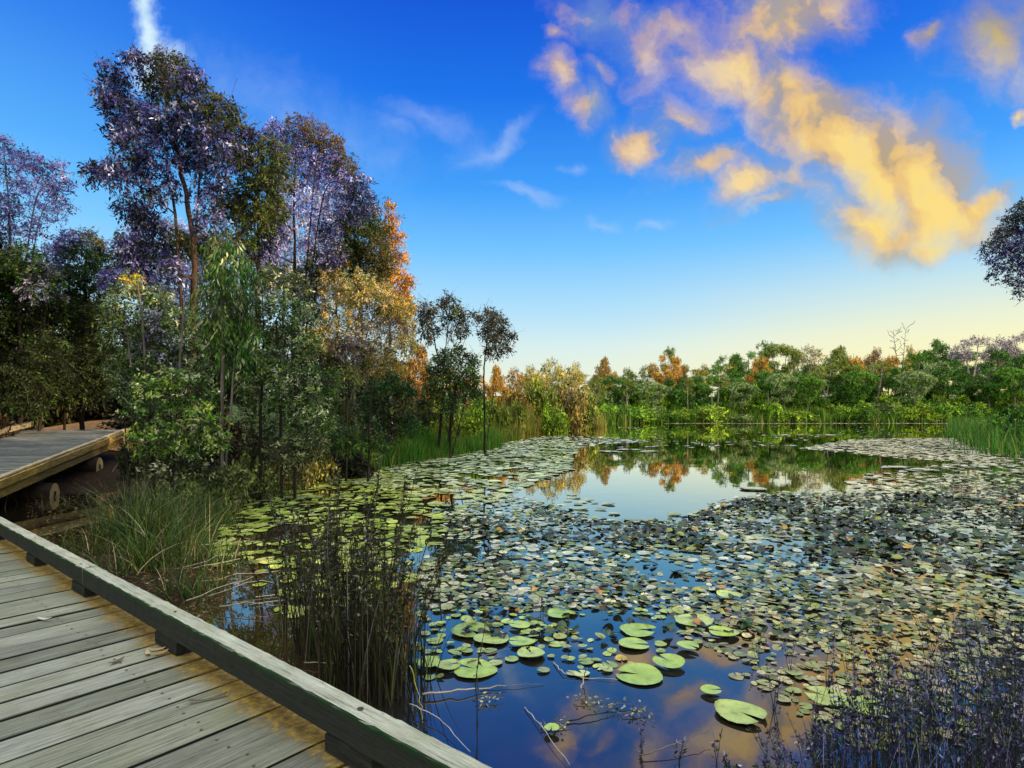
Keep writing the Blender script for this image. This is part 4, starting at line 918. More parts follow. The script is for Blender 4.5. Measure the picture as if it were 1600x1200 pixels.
# dark reed clump in the foreground
def stalk_plant(name, label, base, n, H, rad, seed, pal, stem_r, leafL, nleaf, lean, group, cat='reed', bladeN=0, spread=.0, bladeW=.010):
    rng = np.random.default_rng(seed); mb = MB()
    for k in range(n):
        a = rng.uniform(0, 6.28); r = rad * rng.uniform(0, 1) ** .6; h = H * rng.uniform(.6, 1.0)
        b = np.array([r * math.cos(a), r * math.sin(a), -.04]) * (1 if k else 0); ln = lean * rng.uniform(.2, 1); a2 = rng.uniform(0, 6.28)
        e = b + np.array([math.cos(a2) * h * ln, math.sin(a2) * h * ln, h]); pts = curve(b, e, 7, .035, rng)
        c = pick(rng, pal, 1)[0] * .8
        tube(mb, pts, np.linspace(stem_r, stem_r * .45, 7), 4, c, 0, False)
        m = int(nleaf * rng.uniform(.6, 1.3))
        if m:
            u = rng.uniform(.35, 1, m) * 6; k0 = np.clip(u.astype(int), 0, 5); f = (u - k0)[:, None]
            P = pts[k0] * (1 - f) + pts[k0 + 1] * f
            D = norm(rng.normal(0, 1, (m, 3)) + np.array([0, 0, .5]))
            leaves(mb, rng, P, D, leafL * rng.uniform(.5, 1.3, m), leafL * .42 * rng.uniform(.6, 1.2, m), pick(rng, pal, m) * rng.uniform(.6, 1.3, (m, 1)))
    if bladeN:
        a = rng.uniform(0, 6.28, bladeN); r = rad * 1.1 * rng.uniform(0, 1, bladeN) ** .6
        P = np.stack([r * np.cos(a), r * np.sin(a), np.full(bladeN, -.05)], 1)
        blades(mb, rng, P, rng.uniform(.25, .85, bladeN) * H, rng.uniform(.5, 1.2, bladeN) * bladeW, rng.uniform(.0, .42, bladeN) ** 1.5, pick(rng, pal, bladeN) * rng.uniform(.6, 1.5, (bladeN, 1)), 5, .3)
    o = mb.build(name, M_WEED); o.location = base; tag(o, label, cat, group); return o
DARK = [((.018, .016, .012), 5), ((.04, .04, .018), 3), ((.07, .085, .02), 2), ((.24, .22, .2), .5), ((.10, .06, .04), .6), ((.09, .12, .03), .6)]
RG = 'dark stalks rising from the water beside the kerb rail'
for k, (px, py, n, H, bl, lab) in enumerate([
    (545, 1070, 9, 1.62, 110, 'tallest dark reed clump beside the kerb rail'), (600, 1085, 6, 1.30, 120, 'dark reed clump nearest the kerb rail'), (500, 1020, 8, 1.45, 90, 'dark reed clump at the back left of the foreground reeds'),
    (575, 1030, 8, 1.50, 100, 'dark reed clump in the thick of the foreground reeds'), (635, 1060, 5, 1.15, 110, 'dark reed clump at the right of the foreground reeds'), (540, 990, 7, 1.25, 70, 'dark leafy reed clump behind the tallest one'),
    (470, 985, 6, 1.05, 50, 'thin dark reed clump over the bright lily patch')]):
    stalk_plant('dark_reed', lab, flat(px, py), int(n * 1.5), H * 1.04, .19, 400 + k, DARK, .0048, .046, 72, .42, RG, bladeN=int(bl * 1.1), bladeW=.0105)
# single stems in the open water
for k, (px, py, H, lab) in enumerate([(745, 1130, .62, 'thin dark stem standing in the blue water near the kerb rail'), (655, 900, 1.0, 'lone wand of dark leaves right of the foreground reeds'), (690, 965, .85, 'thin leaning dark wand over the small pads'),
                                      (845, 965, .28, 'short stalk holding up a dark leaf in mid pond'), (885, 1000, .35, 'short dark stem among the pale pads'), (620, 905, .9, 'dark wand with a drooping seed head')]):
    stalk_plant('water_stem', lab, flat(px, py), 2, H, .03, 430 + k, DARK, .004, .045, 14, .12, None, 'stem')
# foreground weeds, lower right
VDARK = [((.016, .014, .034), 5), ((.06, .05, .17), 3), ((.018, .035, .014), 3), ((.30, .28, .46), 1.6), ((.05, .10, .02), 1.2)]
WG = 'dark violet weeds along the near bank at the lower right'
wr = np.random.default_rng(71); spots = []
for px in np.arange(1150, 1680, 24):
    for py in (1215, 1165, 1120, 1070):
        x = px + wr.uniform(-14, 14); y = py + wr.uniform(-18, 18)
        lim = np.interp(x, [1150, 1230, 1330, 1420, 1600], [1215, 1180, 1130, 1085, 1045])
        if y < lim: continue
        spots.append((x, y))
wl = ['dark violet weed, thin stems, in the thicket at the lower right corner', 'dark violet weed at the left fringe of the lower right thicket', 'tall dark violet weed stems standing highest in the lower right thicket']
for k, (x, y) in enumerate(spots):
    H = np.interp(x, [1150, 1300, 1400, 1600], [.28, .42, .72, .80]) * wr.uniform(.4, 1.15)
    stalk_plant('pond_weed', wl[1] if x < 1320 else (wl[2] if H > .66 else wl[0]), flat(x, y), 6, H, .07 if H < .34 else .12, 500 + k, VDARK, .0022, .032, 19, .55, WG, 'weed', 18, bladeW=.0055)
for k, (px, py, H) in enumerate([(1185, 1030, .3), (1235, 1050, .42), (1290, 1080, .5), (1335, 1060, .45), (1390, 1050, .55), (1210, 1110, .35), (1270, 1140, .4), (1000, 1180, .18), (1060, 1195, .2), (1120, 1190, .22), (1330, 1010, .3), (1480, 1030, .5), (1560, 1020, .5)]):
    stalk_plant('pond_weed', 'sparse thin violet weed stems rising singly from the pads at the lower right', flat(px, py), 3, H, .012, 600 + k, VDARK, .0022, .03, 10, .35, 'single weed stems at the lower right', 'weed', 6, bladeW=.005)

# ------------------------------------------------------------------ lily pads
def pad_geo(rng, r=1.0, n=18, notch=.26, rim=.05, bumps=.03, cols=((1, 1, 1), (.8, .85, .75))):
    th = np.linspace(notch, 2 * math.pi - notch, n); V = [(.0, 0, .012)]; C = [np.array(cols[1]) * .9]
    ph = rng.uniform(0, 6.28, 3)
    for q, (rr, zz) in enumerate(((.5, .012), (.9, 0), (1.0, rim))):
        for j, a in enumerate(th):
            wob = 1 + bumps * math.sin(3 * a + ph[0]) + bumps * .6 * math.sin(5 * a + ph[1])
            zz2 = zz * (1 + .9 * math.sin(2 * a + ph[2])) if q == 2 else zz + .006 * math.sin(9 * a)
            V.append((rr * r * wob * math.cos(a), rr * r * wob * math.sin(a), zz2 * r))
            c = np.array(cols[0]) * (1 + .08 * math.cos(9 * a)) if q < 2 else np.array(cols[1])
            C.append(c)
    T = [(0, 1 + j, 2 + j) for j in range(n - 1)]; Q = []
    for q in range(2):
        for j in range(n - 1): a = 1 + q * n + j; Q.append((a, a + n, a + n + 1, a + 1))
    return np.array(V), Q, T, np.array(C)
pgr = np.random.default_rng(81)
PADS = []
for k in range(6):
    V, Q, T, C = pad_geo(pgr, notch=pgr.uniform(.08, .3), rim=pgr.uniform(.02, .07), bumps=pgr.uniform(.01, .05)); mb = MB(); mb.add(V, Q, T, C); PADS.append(mb.mesh('lily_pad', M_PAD, True))
def raised_geo(rng):
    """lily leaf lifted clear of the water, folded along its midrib"""
    V, Q, T, C = pad_geo(rng, n=16, notch=.15, rim=.0, bumps=.06); f = rng.uniform(.1, .6); cu = rng.uniform(-.35, .35)
    V = V.copy(); V[:, 2] += f * np.abs(V[:, 1]) ** 1.4 + cu * V[:, 0] ** 2 + .05 * np.sin(V[:, 0] * 7) * V[:, 1]
    return V, Q, T, C
RAISED = []
for k in range(7):
    V, Q, T, C = raised_geo(pgr); mb = MB(); mb.add(V, Q, T, C); RAISED.append(mb.mesh('raised_lily_leaf', M_RAISED, True))

zones = { # photo outline, radius range, share of cover, colours, group label
 'A': ([(370, 765), (470, 737), (600, 729), (690, 780), (690, 880), (600, 930), (480, 960), (400, 950), (335, 905), (335, 830)], (.09, .16), .95, [(.38, .46, .08), (.30, .40, .06), (.46, .50, .15), (.22, .30, .05)], 'yellow-green lily pad in the bright patch on the left'),
 'B': ([(470, 738), (640, 722), (775, 702), (800, 690), (905, 688), (890, 735), (830, 755), (800, 775), (720, 800), (640, 775)], (.12, .22), 1.1, [(.46, .54, .26), (.38, .46, .18), (.55, .60, .40), (.3, .36, .13)], 'pale green lily pad in the far drift by the left shore'),
 'C': ([(690, 800), (800, 775), (880, 790), (960, 815), (1090, 812), (1110, 785), (1190, 770), (1330, 768), (1500, 742), (1620, 735), (1620, 925), (1400, 905), (1000, 890), (760, 880), (690, 850)], (.05, .095), .68, [(.44, .46, .30), (.52, .53, .40), (.30, .35, .14), (.14, .19, .05)], 'pale flat lily pad among the dark raised leaves'),
 'D': ([(690, 850), (760, 880), (1000, 890), (1400, 905), (1620, 925), (1620, 950), (1250, 955), (1100, 955), (1000, 950), (850, 955), (655, 950), (655, 880)], (.036, .075), 1.2, [(.20, .25, .09), (.30, .32, .17), (.13, .17, .05), (.42, .41, .28)], 'small olive lily pad in the mosaic across the middle of the pond'),
 'F': ([(1080, 955), (1620, 945), (1620, 1150), (1400, 1180), (1290, 1150), (1215, 1090), (1120, 1050), (1060, 1005)], (.030, .060), .85, [(.24, .27, .09), (.32, .31, .14), (.17, .21, .06), (.42, .37, .2)], 'small olive lily pad in the dense mat at the lower right'),
 'E': ([(650, 950), (1080, 955), (1060, 1005), (1000, 1040), (880, 1060), (790, 1040), (650, 1070)], (.035, .07), .42, [(.30, .40, .10), (.36, .42, .16), (.24, .32, .08)], 'small green lily pad in the open blue water'),
 'G': ([(1250, 701), (1330, 687), (1440, 684.5), (1520, 686), (1620, 692), (1620, 716), (1560, 724), (1420, 718), (1330, 709)], (.11, .20), 1.1, [(.52, .50, .34), (.44, .44, .26), (.58, .54, .40)], 'far pale lily pad in the raft near the right shore'),
 'H': ([(785, 693), (850, 682), (905, 681), (1010, 688), (1010, 691), (930, 696), (880, 706), (800, 716)], (.12, .22), .6, [(.46, .50, .34), (.38, .44, .24), (.54, .56, .44)], 'far pale lily pad drifting off the spit'),
 'I': ([(1360, 742), (1500, 722), (1620, 716), (1620, 738), (1500, 745), (1350, 768), (1290, 768)], (.10, .18), .55, [(.52, .50, .36), (.42, .42, .26)], 'pale lily pad in the loose drift at the right of the clear water'),
 'J': ([(880, 768), (960, 790), (1060, 800), (1100, 790), (1090, 812), (960, 815), (880, 790)], (.12, .2), .35, [(.36, .42, .22), (.3, .36, .14)], 'flat pad at the rim of the bright reflected sky'),
}
cand = []; zr = np.random.default_rng(91)
def scatter(name, poly, rr, cover, cols, lab, raised=False):
    P = np.array([flat(x, y)[:2] for x, y in poly]); lo, hi = P.min(0), P.max(0)
    ar = .5 * abs(np.sum(P[:, 0] * np.roll(P[:, 1], -1) - np.roll(P[:, 0], -1) * P[:, 1]))
    rm = (rr[0] + rr[1]) / 2; N = int(ar * cover / (math.pi * rm * rm)); grid = {}; cs = rr[1] * 2; got = 0; tries = 0
    while got < N and tries < N * 14:
        tries += 1; p = zr.uniform(lo, hi)
        if not inside(P, p[None])[0]: continue
        if math.sin(p[0] * 1.9 + 1.3 * math.sin(p[1] * 1.1)) * math.sin(p[1] * 1.4 + p[0] * .6) > (.8 if name in 'DF' else .5) and zr.uniform() < .9: continue     # open leads
        r = rr[0] * .62 + (rr[1] * 1.12 - rr[0] * .62) * zr.beta(1.25, 2.3); gx, gy = int(p[0] // cs), int(p[1] // cs)
        if any(((p[0] - a) ** 2 + (p[1] - b) ** 2) < (.62 * (r + c)) ** 2 for i in (-1, 0, 1) for j in (-1, 0, 1) for a, b, c in grid.get((gx + i, gy + j), ())): continue
        grid.setdefault((gx, gy), []).append((p[0], p[1], r)); got += 1
        col = np.array(cols[zr.integers(len(cols))]) * zr.uniform(.7, 1.45)
        if zr.uniform() < .012: col = np.array([(.42, .22, .04), (.5, .36, .05), (.26, .13, .05)][zr.integers(3)])
        cand.append((r / p[1] * math.sqrt(2.0 / p[1]), p[0], p[1], r, col, lab, name))
for z, a in zones.items(): scatter(z, *a)
# thin far drift along the foot of the far bank
for k in range(420):
    x = flat(zr.uniform(1040, 1525), 661.9)[0]; y = zr.uniform(71.5, 73.2)
    cand.append((0, x, y, zr.uniform(.2, .36), np.array((.56, .5, .42)) * zr.uniform(.8, 1.1), '', 'far'))
for k in range(130):
    px, py = zr.uniform(940, 1560), zr.uniform(666, 700); x, y = flat(px, py)[:2]
    cand.append((0, x, y, zr.uniform(.1, .2), np.array((.5, .5, .4)), '', 'far'))
for (px, py, wd) in ((1230, 680, 70), (960, 690, 40), (1290, 680, 30), (985, 703, 30), (950, 706, 30), (1015, 706, 14), (990, 669, 40), (1180, 765, 20), (1400, 731, 30), (1440, 735, 36)):
    for k in range(10):
        x, y = flat(px + zr.uniform(-wd / 2, wd / 2), py + zr.uniform(-.8, .8))[:2]; cand.append((0, x, y, zr.uniform(.15, .3), np.array((.52, .52, .42)), '', 'far'))
cand.sort(key=lambda c: -c[0])
def put(meshes, k, x, y, z, r, col, name, label, cat, group, tilt=.04, rng=zr):
    o = bpy.data.objects.new(name, meshes[k % len(meshes)]); COL.objects.link(o)
    o.location = (x, y, z); o.scale = (r, r, r); o.rotation_euler = (rng.normal(0, tilt), rng.normal(0, tilt), rng.uniform(0, 6.28)); o.color = (*col, 1)
    tag(o, label, cat, group); return o
# the large pads one can point at
BIG = [(742, 1048, 68, 'large round lily pad in the blue water right of the dark reeds'), (999, 1057, 72, 'large lily pad with a sprig on it in the open blue water'), (1157, 1117, 78, 'largest lily pad, heart notched, at the lower right beside the weeds'),
       (990, 1009, 48, 'bright lily pad directly in front of another of its size'), (997, 987, 56, 'bright lily pad behind its twin of the same size'), (768, 1000, 56, 'lily pad with a curled brown edge left of centre'), (815, 1006, 42, 'oval pad touching the pad with the curled edge'),
       (735, 988, 60, 'dull olive pad behind the curled brown one'), (830, 1025, 44, 'twin-lobed pad in the chain of small pads'), (812, 980, 34, 'small clean pad behind the chain of pads'), (876, 962, 44, 'broad light green pad at the back of the open water'),
       (1085, 974, 58, 'wide flat pad at the left rim of the lower right mat'), (1130, 992, 46, 'pale pad just right of the wide flat one'), (1111, 1084, 32, 'small tilted pad left of the largest pad'), (700, 1045, 40, 'pad half hidden behind the dark reeds'), (668, 1040, 40, 'pad tucked against the foot of the dark reeds'),
       (1350, 1110, 70, 'wide green pad showing through the violet weeds'), (1290, 1095, 60, 'green pad at the left fringe of the violet weeds'), (862, 1145, 24, 'yellowing little pad near the kerb rail'), (1045, 1040, 50, 'pale pad merging into the lower right mat'),
       (1140, 935, 40, 'light green pad above the lower right mat'), (1075, 1015, 34, 'slim pad below the wide flat one')]
bigs = []
for k, (px, py, wd, lab) in enumerate(BIG):
    p = flat(px, py); r = wd / 2 / F * p[1]; bigs.append((p[0], p[1], r))
    put(PADS, k, p[0], p[1], .014 + .0012 * k, r, np.array([(.36, .50, .10), (.33, .47, .09), (.40, .50, .14)][k % 3]) * (1 if k not in (7,) else .75), 'lily_pad', lab, 'lily pad', 'large lily pads in the open water', .025)
cand = [c for c in cand if all((c[1] - a) ** 2 + (c[2] - b) ** 2 > (.85 * r + .7 * c[3]) ** 2 for a, b, r in bigs)]
IND = 270
for k, c in enumerate(cand[:IND]):
    put(PADS, k, c[1], c[2], .004 + .012 * zr.uniform(), c[3], c[4], 'lily_pad', c[5], 'lily pad', 'lily pads, ' + c[5].split(' in ')[-1].split(' among ')[-1], .04)
mb = MB(); base = [pad_geo(pgr, n=11, notch=pgr.uniform(.05, .3), rim=pgr.uniform(.01, .06), bumps=.04) for _ in range(5)]
for k, c in enumerate(cand[IND:]):
    V, Q, T, C = base[k % 5]; a = zr.uniform(0, 6.28); ca, sa = math.cos(a), math.sin(a); tx, ty = zr.normal(0, .11, 2) * min(1, (.05 / c[3]) ** 1.2) * (0 if c[6] == 'far' else 1)
    W_ = np.stack([V[:, 0] * ca - V[:, 1] * sa, V[:, 0] * sa + V[:, 1] * ca, V[:, 2]], 1) * c[3]
    W_[:, 2] += W_[:, 0] * tx + W_[:, 1] * ty + .006 + .015 * zr.uniform(); W_[:, 0] += c[1]; W_[:, 1] += c[2]
    mb.add(W_, Q, T, C * c[4])
tag(mb.build('lily_pads', M_PAD, smooth=True), 'floating lily pads carpeting the middle and far pond', 'lily pads', kind='stuff')
# raised dark leaves
rz = np.random.default_rng(95); rc = []
polyC = np.array([flat(x, y)[:2] for x, y in [(760, 812), (860, 795), (960, 822), (1060, 815), (1130, 785), (1250, 775), (1420, 775), (1600, 765), (1620, 765), (1620, 900), (1450, 890), (1250, 870), (1050, 860), (850, 850), (740, 840)]])
lo, hi = polyC.min(0), polyC.max(0)
while len(rc) < 1900:
    p = rz.uniform(lo, hi)
    if inside(polyC, p[None])[0] and rz.uniform() < .5 + .5 * math.sin(p[0] * 2.3 + math.sin(p[1] * 1.9)) * math.sin(p[1] * 1.7 + .5 * p[0]): rc.append((p[0], p[1], rz.uniform(.03, .08)))
for k in range(420):
    x, y = flat(rz.uniform(720, 1600), rz.uniform(830, 1000))[:2]; rc.append((x, y, rz.uniform(.035, .06)))
rc.sort(key=lambda c: -c[2] / c[1] * (1 + 0 * c[0]))
def rcol():
    u = rz.uniform()
    if u < .02: return np.array((.50, .30, .04))
    if u < .045: return np.array((.34, .15, .04))
    if u < .09: return np.array((.26, .30, .04))
    return np.array([(.010, .036, .008), (.016, .065, .011), (.008, .018, .007), (.03, .07, .015), (.012, .014, .010)][rz.integers(5)]) * rz.uniform(.6, 1.2)
mb = MB(); rg = [raised_geo(pgr) for _ in range(6)]
for k, (x, y, r) in enumerate(rc):
    col = rcol(); z = .015 + rz.uniform(.0, .055)
    if k < 230:
        lab = 'dark green lily leaf lifted above the water in mid pond' if max(col) < .2 and col[1] > col[0] else ('yellow-green lily leaf lifted above the dark ones' if col[1] > col[0] else 'withered orange-brown lily leaf among the dark raised leaves')
        put(RAISED, k, x, y, z, r, col, 'raised_lily_leaf', lab, 'lily leaf', 'raised lily leaves, ' + lab.split(' lily')[0], .24, rz)
    else:
        V, Q, T, C = rg[k % 6]; e = Matrix.Rotation(rz.uniform(0, 6.28), 3, 'Z') @ Matrix.Rotation(rz.normal(0, .24), 3, 'X') @ Matrix.Rotation(rz.normal(0, .24), 3, 'Y')
        mb.add(V @ np.array(e).T * r + np.array([x, y, z]), Q, T, C * col)
tag(mb.build('raised_lily_leaves', M_RAISED, smooth=True), 'dark crumpled lily leaves lifted above the water across the middle of the pond', 'lily leaves', kind='stuff')

# ------------------------------------------------------------------ small things
sr = np.random.default_rng(99)
def stick(label, pts, r, mat=BARK_GREY):
    P = np.array([flat(x, y, z) for x, y, z in pts]); b = P[0].copy(); n = len(P) * 4; t = np.linspace(0, len(P) - 1, n)
    Q = np.stack([np.interp(t, np.arange(len(P)), P[:, i]) for i in range(3)], 1); Q[1:-1] += sr.normal(0, r * .5, (n - 2, 3))
    mb = MB(); tube(mb, Q - b, np.linspace(r * .6, r * .25, n), 6); o = mb.build('stick', mat, smooth=True); o.location = b; tag(o, label, 'stick', 'sticks in the water')
stick('curved pale twig floating left of the pad with a sprig', [(865, 1035, .01), (880, 1052, .02), (920, 1060, .01), (965, 1062, .01)], .008, BARK_PALE)
stick('short upright pale stick in the blue water', [(908, 1076, 0), (913, 1055, .05), (918, 1045, .14)], .009, BARK_PALE)
stick('thick pale stick lying from the dark reeds into the blue water', [(660, 1085, .03), (720, 1078, .03), (790, 1072, .02)], .014, BARK_PALE)
stick('long thin twig on the water past the thick pale stick', [(750, 1074, .015), (810, 1070, .015), (850, 1068, .01)], .006)
stick('straight grey stick crossing the pads behind the large round pad', [(730, 1035, .03), (770, 1020, .03), (800, 1012, .03)], .008, BARK_GREY)
stick('thin dead twig in the water at the bottom, slanting to the right', [(820, 1105, .01), (850, 1140, .03), (890, 1195, .02)], .006, BARK_PALE)
stick('dark twig under the cloud reflection at the bottom', [(885, 1128, .01), (925, 1118, .02), (960, 1110, .02)], .008, BARK_DARK)
stick('broken reed lying at the foot of the dark reeds', [(640, 1100, .05), (690, 1125, .04), (735, 1175, .03)], .007, BARK_PALE)
stick('thin reed leaning by the kerb rail', [(615, 1075, .02), (640, 1105, .06), (675, 1140, .02)], .006, BARK_DARK)
stick('yellow bent reed stem at the foot of the dark reeds', [(640, 1040, .25), (655, 1085, .1), (660, 1130, .02)], .008, mat_plain('yellow_reed', (.2, .22, .03), (.45, .42, .08), 30))
stick('pale stick lying on the mud left of the dark reeds', [(475, 1035, .03), (520, 1036, .04), (560, 1045, .03)], .006, BARK_PALE)
stick('branch tip pointing left under the weeds at the lower right', [(1000, 1180, .02), (1060, 1160, .05), (1110, 1140, .06)], .006, BARK_GREY)
# sprigs of floating leaves near the lower edge
for k, (px, py, lab) in enumerate([(868, 1135, 'clump of grey floating leaves near the kerb rail'), (920, 1095, 'small floating leaf raft below the open water'), (965, 1105, 'floating leaf raft beside the dark twig'), (995, 1115, 'floating leaf raft left of the violet weeds'), (765, 1095, 'tiny leaf raft near the thick pale stick')]):
    mb = MB(); p = flat(px, py, .01); m = 26; tube(mb, [(-.1, -.02, .01), (0, .01, .02), (.1, .02, .01)], [.003, .003, .002], 4, (.1, .08, .05)); P = np.stack([sr.normal(0, .05, m), sr.normal(0, .04, m), sr.uniform(0, .03, m)], 1)
    leaves(mb, sr, P, norm(sr.normal(0, 1, (m, 3)) * np.array([1, 1, .3])), sr.uniform(.02, .045, m), sr.uniform(.012, .02, m), pick(sr, [((.30, .30, .24), 3), ((.12, .13, .08), 2), ((.4, .42, .2), 1)], m))
    o = mb.build('leaf_raft', M_LEAF); o.location = p; tag(o, lab, 'floating leaves', 'floating leaf rafts')
# fallen gum leaves on the deck
for k, (px, py, a, c, lab) in enumerate([(245, 1016, .3, (.42, .32, .18), 'pale dry leaf on the deck by the second spacer block'), (231, 1022, 2.2, (.48, .36, .22), 'tan dry leaf left of the pale one by the second spacer block'), (250, 1022, .9, (.36, .25, .12), 'small brown leaf closest to the second spacer block'),
                                         (70, 968, 0, (.4, .4, .36), 'thin grey leaf on the boards at the left'), (325, 1094, .5, (.10, .08, .05), 'dark curved twig on the boards near the kerb rail'), (182, 1035, 1.2, (.09, .06, .03), 'dark brown leaf in the middle of the boards')]):
    p = flat(px, py, .476); L = .05 if k != 4 else .09; wd = .012 if k != 4 else .004
    u = np.linspace(-1, 1, 7); V = []
    for q in u: V += [(q * L, -wd * (1 - q * q) - .002, .004 + .012 * q * q), (q * L, wd * (1 - q * q) + .002 + .02 * q * q * (k == 4), .007 + .012 * q * q)]
    mb = MB(); mb.add(V, [(2 * i, 2 * i + 1, 2 * i + 3, 2 * i + 2) for i in range(6)], None, c); o = mb.build('fallen_leaf', M_LEAF); o.location = p; o.rotation_euler = (0, 0, a)
    tag(o, lab, 'leaf', 'fallen leaves on the boardwalk')

# ------------------------------------------------------------------ sky and sun
SUN_AZ, SUN_EL = math.radians(103), math.radians(13)
sd = Vector((math.sin(SUN_AZ) * math.cos(SUN_EL), math.cos(SUN_AZ) * math.cos(SUN_EL), math.sin(SUN_EL)))
sun = bpy.data.lights.new('sun', 'SUN'); sun.energy = 5.0; sun.angle = math.radians(.5); sun.color = (1.0, .76, .46)
so = bpy.data.objects.new('sun', sun); COL.objects.link(so); so.rotation_euler = sd.to_track_quat('Z', 'Y').to_euler(); so.location = (60, 30, 40)

world = bpy.data.worlds.new('World'); S.world = world; world.use_nodes = True
nt = world.node_tree; nt.nodes.clear(); N = NT(nt)
D = N.n('ShaderNodeTexCoord').outputs['Generated']
sep = N.n('ShaderNodeSeparateXYZ', {0: D}); dx, dy, dz = sep.outputs
def lin(r, g, b): f = lambda c: (c / 255 / 12.92) if c <= 10 else ((c / 255 + .055) / 1.055) ** 2.4; return (f(r), f(g), f(b))
sky = N.ramp(dz, [(0.0, lin(232, 236, 206)), (.04, lin(214, 234, 226)), (.10, lin(206, 233, 238)), (.17, lin(168, 218, 248)), (.25, lin(112, 193, 252)), (.34, lin(58, 156, 248)), (.46, lin(10, 112, 232)), (.56, lin(0, 84, 214)), (.75, lin(0, 64, 170)), (1, lin(10, 60, 140))])
# towards the left the blue is lighter, towards the sun the horizon turns yellow
GA = math.radians(52)
horiz = N.n('ShaderNodeVectorMath', {0: D, 1: (math.sin(GA), math.cos(GA), 0)}, operation='DOT_PRODUCT').outputs['Value']
glow = N.math('MULTIPLY', N.sstep(horiz, .70, 1.02), N.sstep(dz, .27, .0))
glow2 = N.math('MULTIPLY', N.sstep(horiz, .15, .92), N.sstep(dz, .15, .0))
sky = N.mix(N.math('MULTIPLY', glow2, .75), sky, lin(250, 243, 205))
sky = N.mix(N.math('MULTIPLY', glow, .95), sky, lin(255, 242, 170))
left = N.math('MULTIPLY', N.sstep(dx, -.12, -.65), N.sstep(dy, 0, .3))
sky = N.mix(N.math('MULTIPLY', left, .35), sky, N.ramp(dz, [(.1, lin(205, 240, 255)), (.3, lin(120, 205, 252)), (.55, lin(10, 120, 240))]))
ns = N.n('ShaderNodeTexSky', sky_type='NISHITA', sun_disc=False, sun_elevation=SUN_EL, sun_rotation=SUN_AZ)
sky = N.mix(.012, sky, ns.outputs[0], 'ADD')
# unseen sky behind the viewer and overhead brightened as added fill for shaded sides
back = N.math('MULTIPLY', N.sstep(dy, .05, -.5), N.sstep(dz, -.02, .1))
sky = N.mix(N.math('MULTIPLY', back, .9), sky, (1.0, 1.0, .92))
sky = N.mix(N.math('MULTIPLY', N.sstep(dz, .60, .8), .85), sky, (2.5, 2.5, 2.3))
# clouds, placed by direction
ys = N.math('MAXIMUM', dy, .08)
u = N.math('DIVIDE', dx, ys); v = N.math('DIVIDE', dz, ys)
uv = N.n('ShaderNodeCombineXYZ', {0: u, 1: v, 2: 0.0}).outputs[0]
wn = N.noise(uv, 7.0, 6, .6).outputs['Color']
wv = N.n('ShaderNodeVectorMath', {0: wn, 1: (.5, .5, .5)}, operation='SUBTRACT').outputs[0]
wv = N.n('ShaderNodeVectorMath', {0: wv, 'Scale': .13}, operation='SCALE').outputs[0]
wuv = N.n('ShaderNodeVectorMath', {0: uv, 1: wv}, operation='ADD').outputs[0]
def blobs(lst):
    acc = None
    for px, py, rx, ry, rot, wt in lst:
        mp = N.n('ShaderNodeMapping', {'Vector': wuv, 'Location': ((px - CX) / F, (HY - py) / F, 0), 'Rotation': (0, 0, math.radians(rot)), 'Scale': (rx * 1.35 / F, ry * 1.35 / F, 1)}, vector_type='TEXTURE').outputs[0]
        ln = N.n('ShaderNodeVectorMath', {0: mp}, operation='LENGTH').outputs['Value']
        m = N.math('MULTIPLY_ADD', ln, -wt, wt)
        acc = m if acc is None else N.math('SMOOTH_MAX', acc, m, .15)
    return acc
main = blobs([(1290, 205, 150, 78, -32, 1.15), (1400, 262, 150, 92, -28, 1.25), (1450, 322, 130, 62, -5, 1.1), (1535, 318, 85, 26, 24, .95), (1225, 140, 95, 62, -35, 1.0), (1135, 95, 95, 62, -15, .85), (1230, 20, 120, 80, 35, .95),
              (1180, 40, 90, 70, 0, .8), (1010, 80, 70, 62, -60, .62), (950, 25, 90, 55, -20, .55), (1060, 40, 80, 50, 0, .55), (870, 115, 32, 40, 0, .85), (918, 165, 44, 42, 0, .9), (935, 108, 40, 26, 0, .6), (1008, 220, 58, 34, 0, 1.1), (1062, 188, 60, 36, -10, .75), (1100, 252, 84, 34, 8, .9), (1155, 293, 62, 40, 10, 1.0),
              (1205, 322, 90, 18, 15, .6), (1250, 285, 80, 40, -40, .6), (1380, 345, 110, 60, -10, .95), (1450, 378, 80, 26, 0, .75), (1565, 55, 100, 95, -20, .75), (1600, 20, 70, 50, 0, .6), (1450, 50, 26, 20, 0, .65), (1595, 180, 16, 13, 0, .8), (865, 45, 26, 16, 0, .6), (1310, 45, 34, 40, 20, .5)])
wisp = blobs([(775, 218, 66, 18, 28, .6), (670, 178, 64, 22, -15, .5), (820, 300, 60, 12, -5, .55), (620, 190, 40, 14, -20, .35), (440, 175, 190, 70, -25, .36), (540, 200, 110, 44, -35, .3), (945, 345, 30, 9, 0, .45), (1022, 345, 30, 9, 10, .5), (1160, 470, 70, 18, 0, .35), (740, 235, 40, 30, 20, .35), (895, 255, 20, 14, 0, .5)])
beam = blobs([(226, -20, 20, 110, 4, .8), (234, 55, 22, 70, 0, .9), (244, 92, 40, 36, 0, .8)])
f1 = N.noise(wuv, 8.5, 9, .6).outputs['Fac']
def fb_at(ox, oy):
    o = N.n('ShaderNodeVectorMath', {0: wuv, 1: (ox, oy, 0)}, operation='ADD').outputs[0]
    return N.noise(o, 6.0, 4, .5).outputs['Fac']
fa, fb = fb_at(0, 0), fb_at(.035, .022)
def dens(m, amp, hi): return N.sstep(N.math('ADD', m, N.math('MULTIPLY_ADD', f1, amp, -amp * .54 + .055)), .0, hi)
front = N.sstep(dy, .1, .25)
dm = N.math('MULTIPLY', dens(main, 1.1, .98), front)
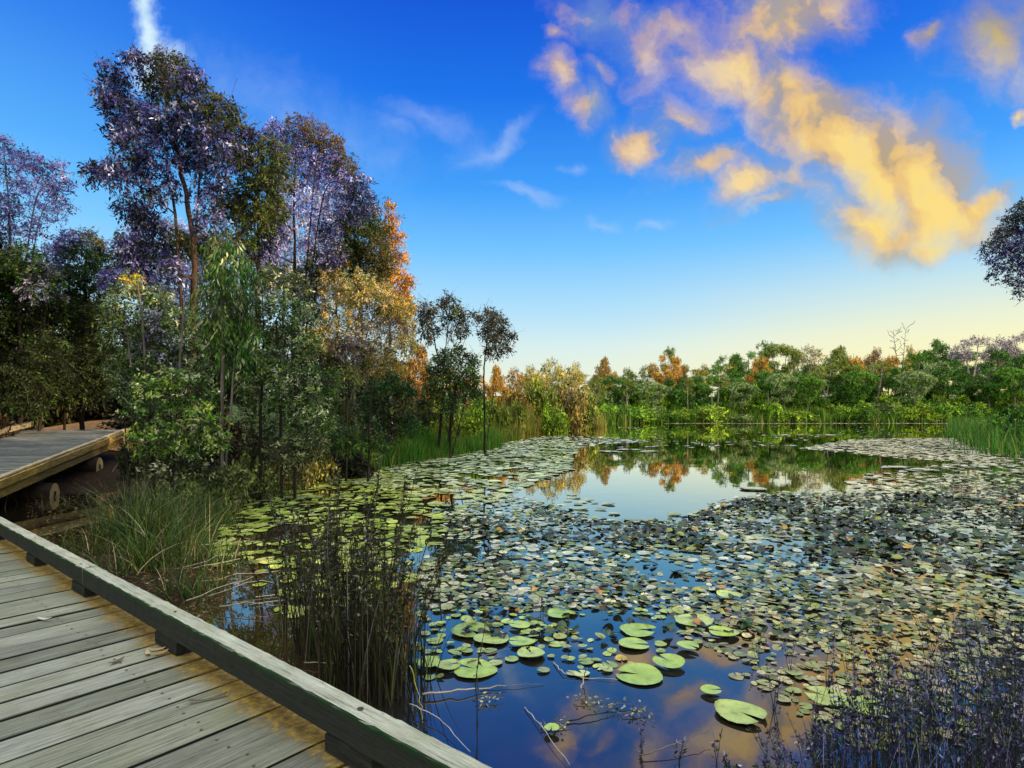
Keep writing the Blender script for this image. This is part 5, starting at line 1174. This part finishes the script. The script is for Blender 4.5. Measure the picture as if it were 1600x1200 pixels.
lit = N.math('ADD', N.math('MULTIPLY_ADD', N.math('SUBTRACT', fa, fb), 3.6, .02), N.math('ADD', N.math('MULTIPLY', dm, .34), N.math('MULTIPLY_ADD', f1, 1.1, -.42)), 0, True)
right = N.sstep(u, .18, .62)
hi_ = N.mix(right, lin(246, 216, 168), lin(255, 223, 128))
mid_ = N.mix(right, lin(222, 186, 142), lin(240, 199, 122))
shad = N.mix(right, lin(138, 160, 196), lin(190, 166, 128))
cc = N.mix(N.sstep(lit, .0, .42), shad, mid_)
cc = N.mix(N.sstep(lit, .36, .85), cc, hi_)
cc = N.mix(N.math('MULTIPLY', N.sstep(v, .5, .68), N.sstep(u, .6, .8)), cc, lin(176, 160, 110))
sky = N.mix(N.math('MULTIPLY', dm, .97), sky, cc)
sky = N.mix(N.math('MULTIPLY', N.math('MULTIPLY', dens(wisp, .8, .8), front), .42), sky, lin(205, 220, 244))
sky = N.mix(N.math('MULTIPLY', N.math('MULTIPLY', N.sstep(beam, .0, .85), front), .92), sky, lin(222, 248, 255))
bg = N.n('ShaderNodeBackground', {'Color': sky, 'Strength': 1.0})
wo = N.n('ShaderNodeOutputWorld'); nt.links.new(bg.outputs[0], wo.inputs[0])
world.cycles.sampling_method = 'MANUAL'; world.cycles.sample_map_resolution = 512

# ------------------------------------------------------------------ camera and render settings
cam = bpy.data.cameras.new('camera'); co = bpy.data.objects.new('camera', cam); COL.objects.link(co); S.camera = co
co.location = (0, 0, EYE); co.rotation_euler = (math.radians(90), 0, 0)
cam.sensor_fit = 'HORIZONTAL'; cam.sensor_width = 36; cam.lens = 36 * F / 1600; cam.shift_y = (HY - 600) / 1600
cam.clip_end = 6000; cam.clip_start = .05
S.view_settings.view_transform = 'Standard'; S.view_settings.look = 'None'; S.view_settings.exposure = 0; S.view_settings.gamma = 1
S.render.engine = 'CYCLES'
S.cycles.max_bounces = 6; S.cycles.diffuse_bounces = 2; S.cycles.glossy_bounces = 3; S.cycles.transmission_bounces = 2; S.cycles.transparent_max_bounces = 4
S.cycles.sample_clamp_indirect = 6; S.cycles.caustics_reflective = False; S.cycles.caustics_refractive = False
S.cycles.use_denoising = True
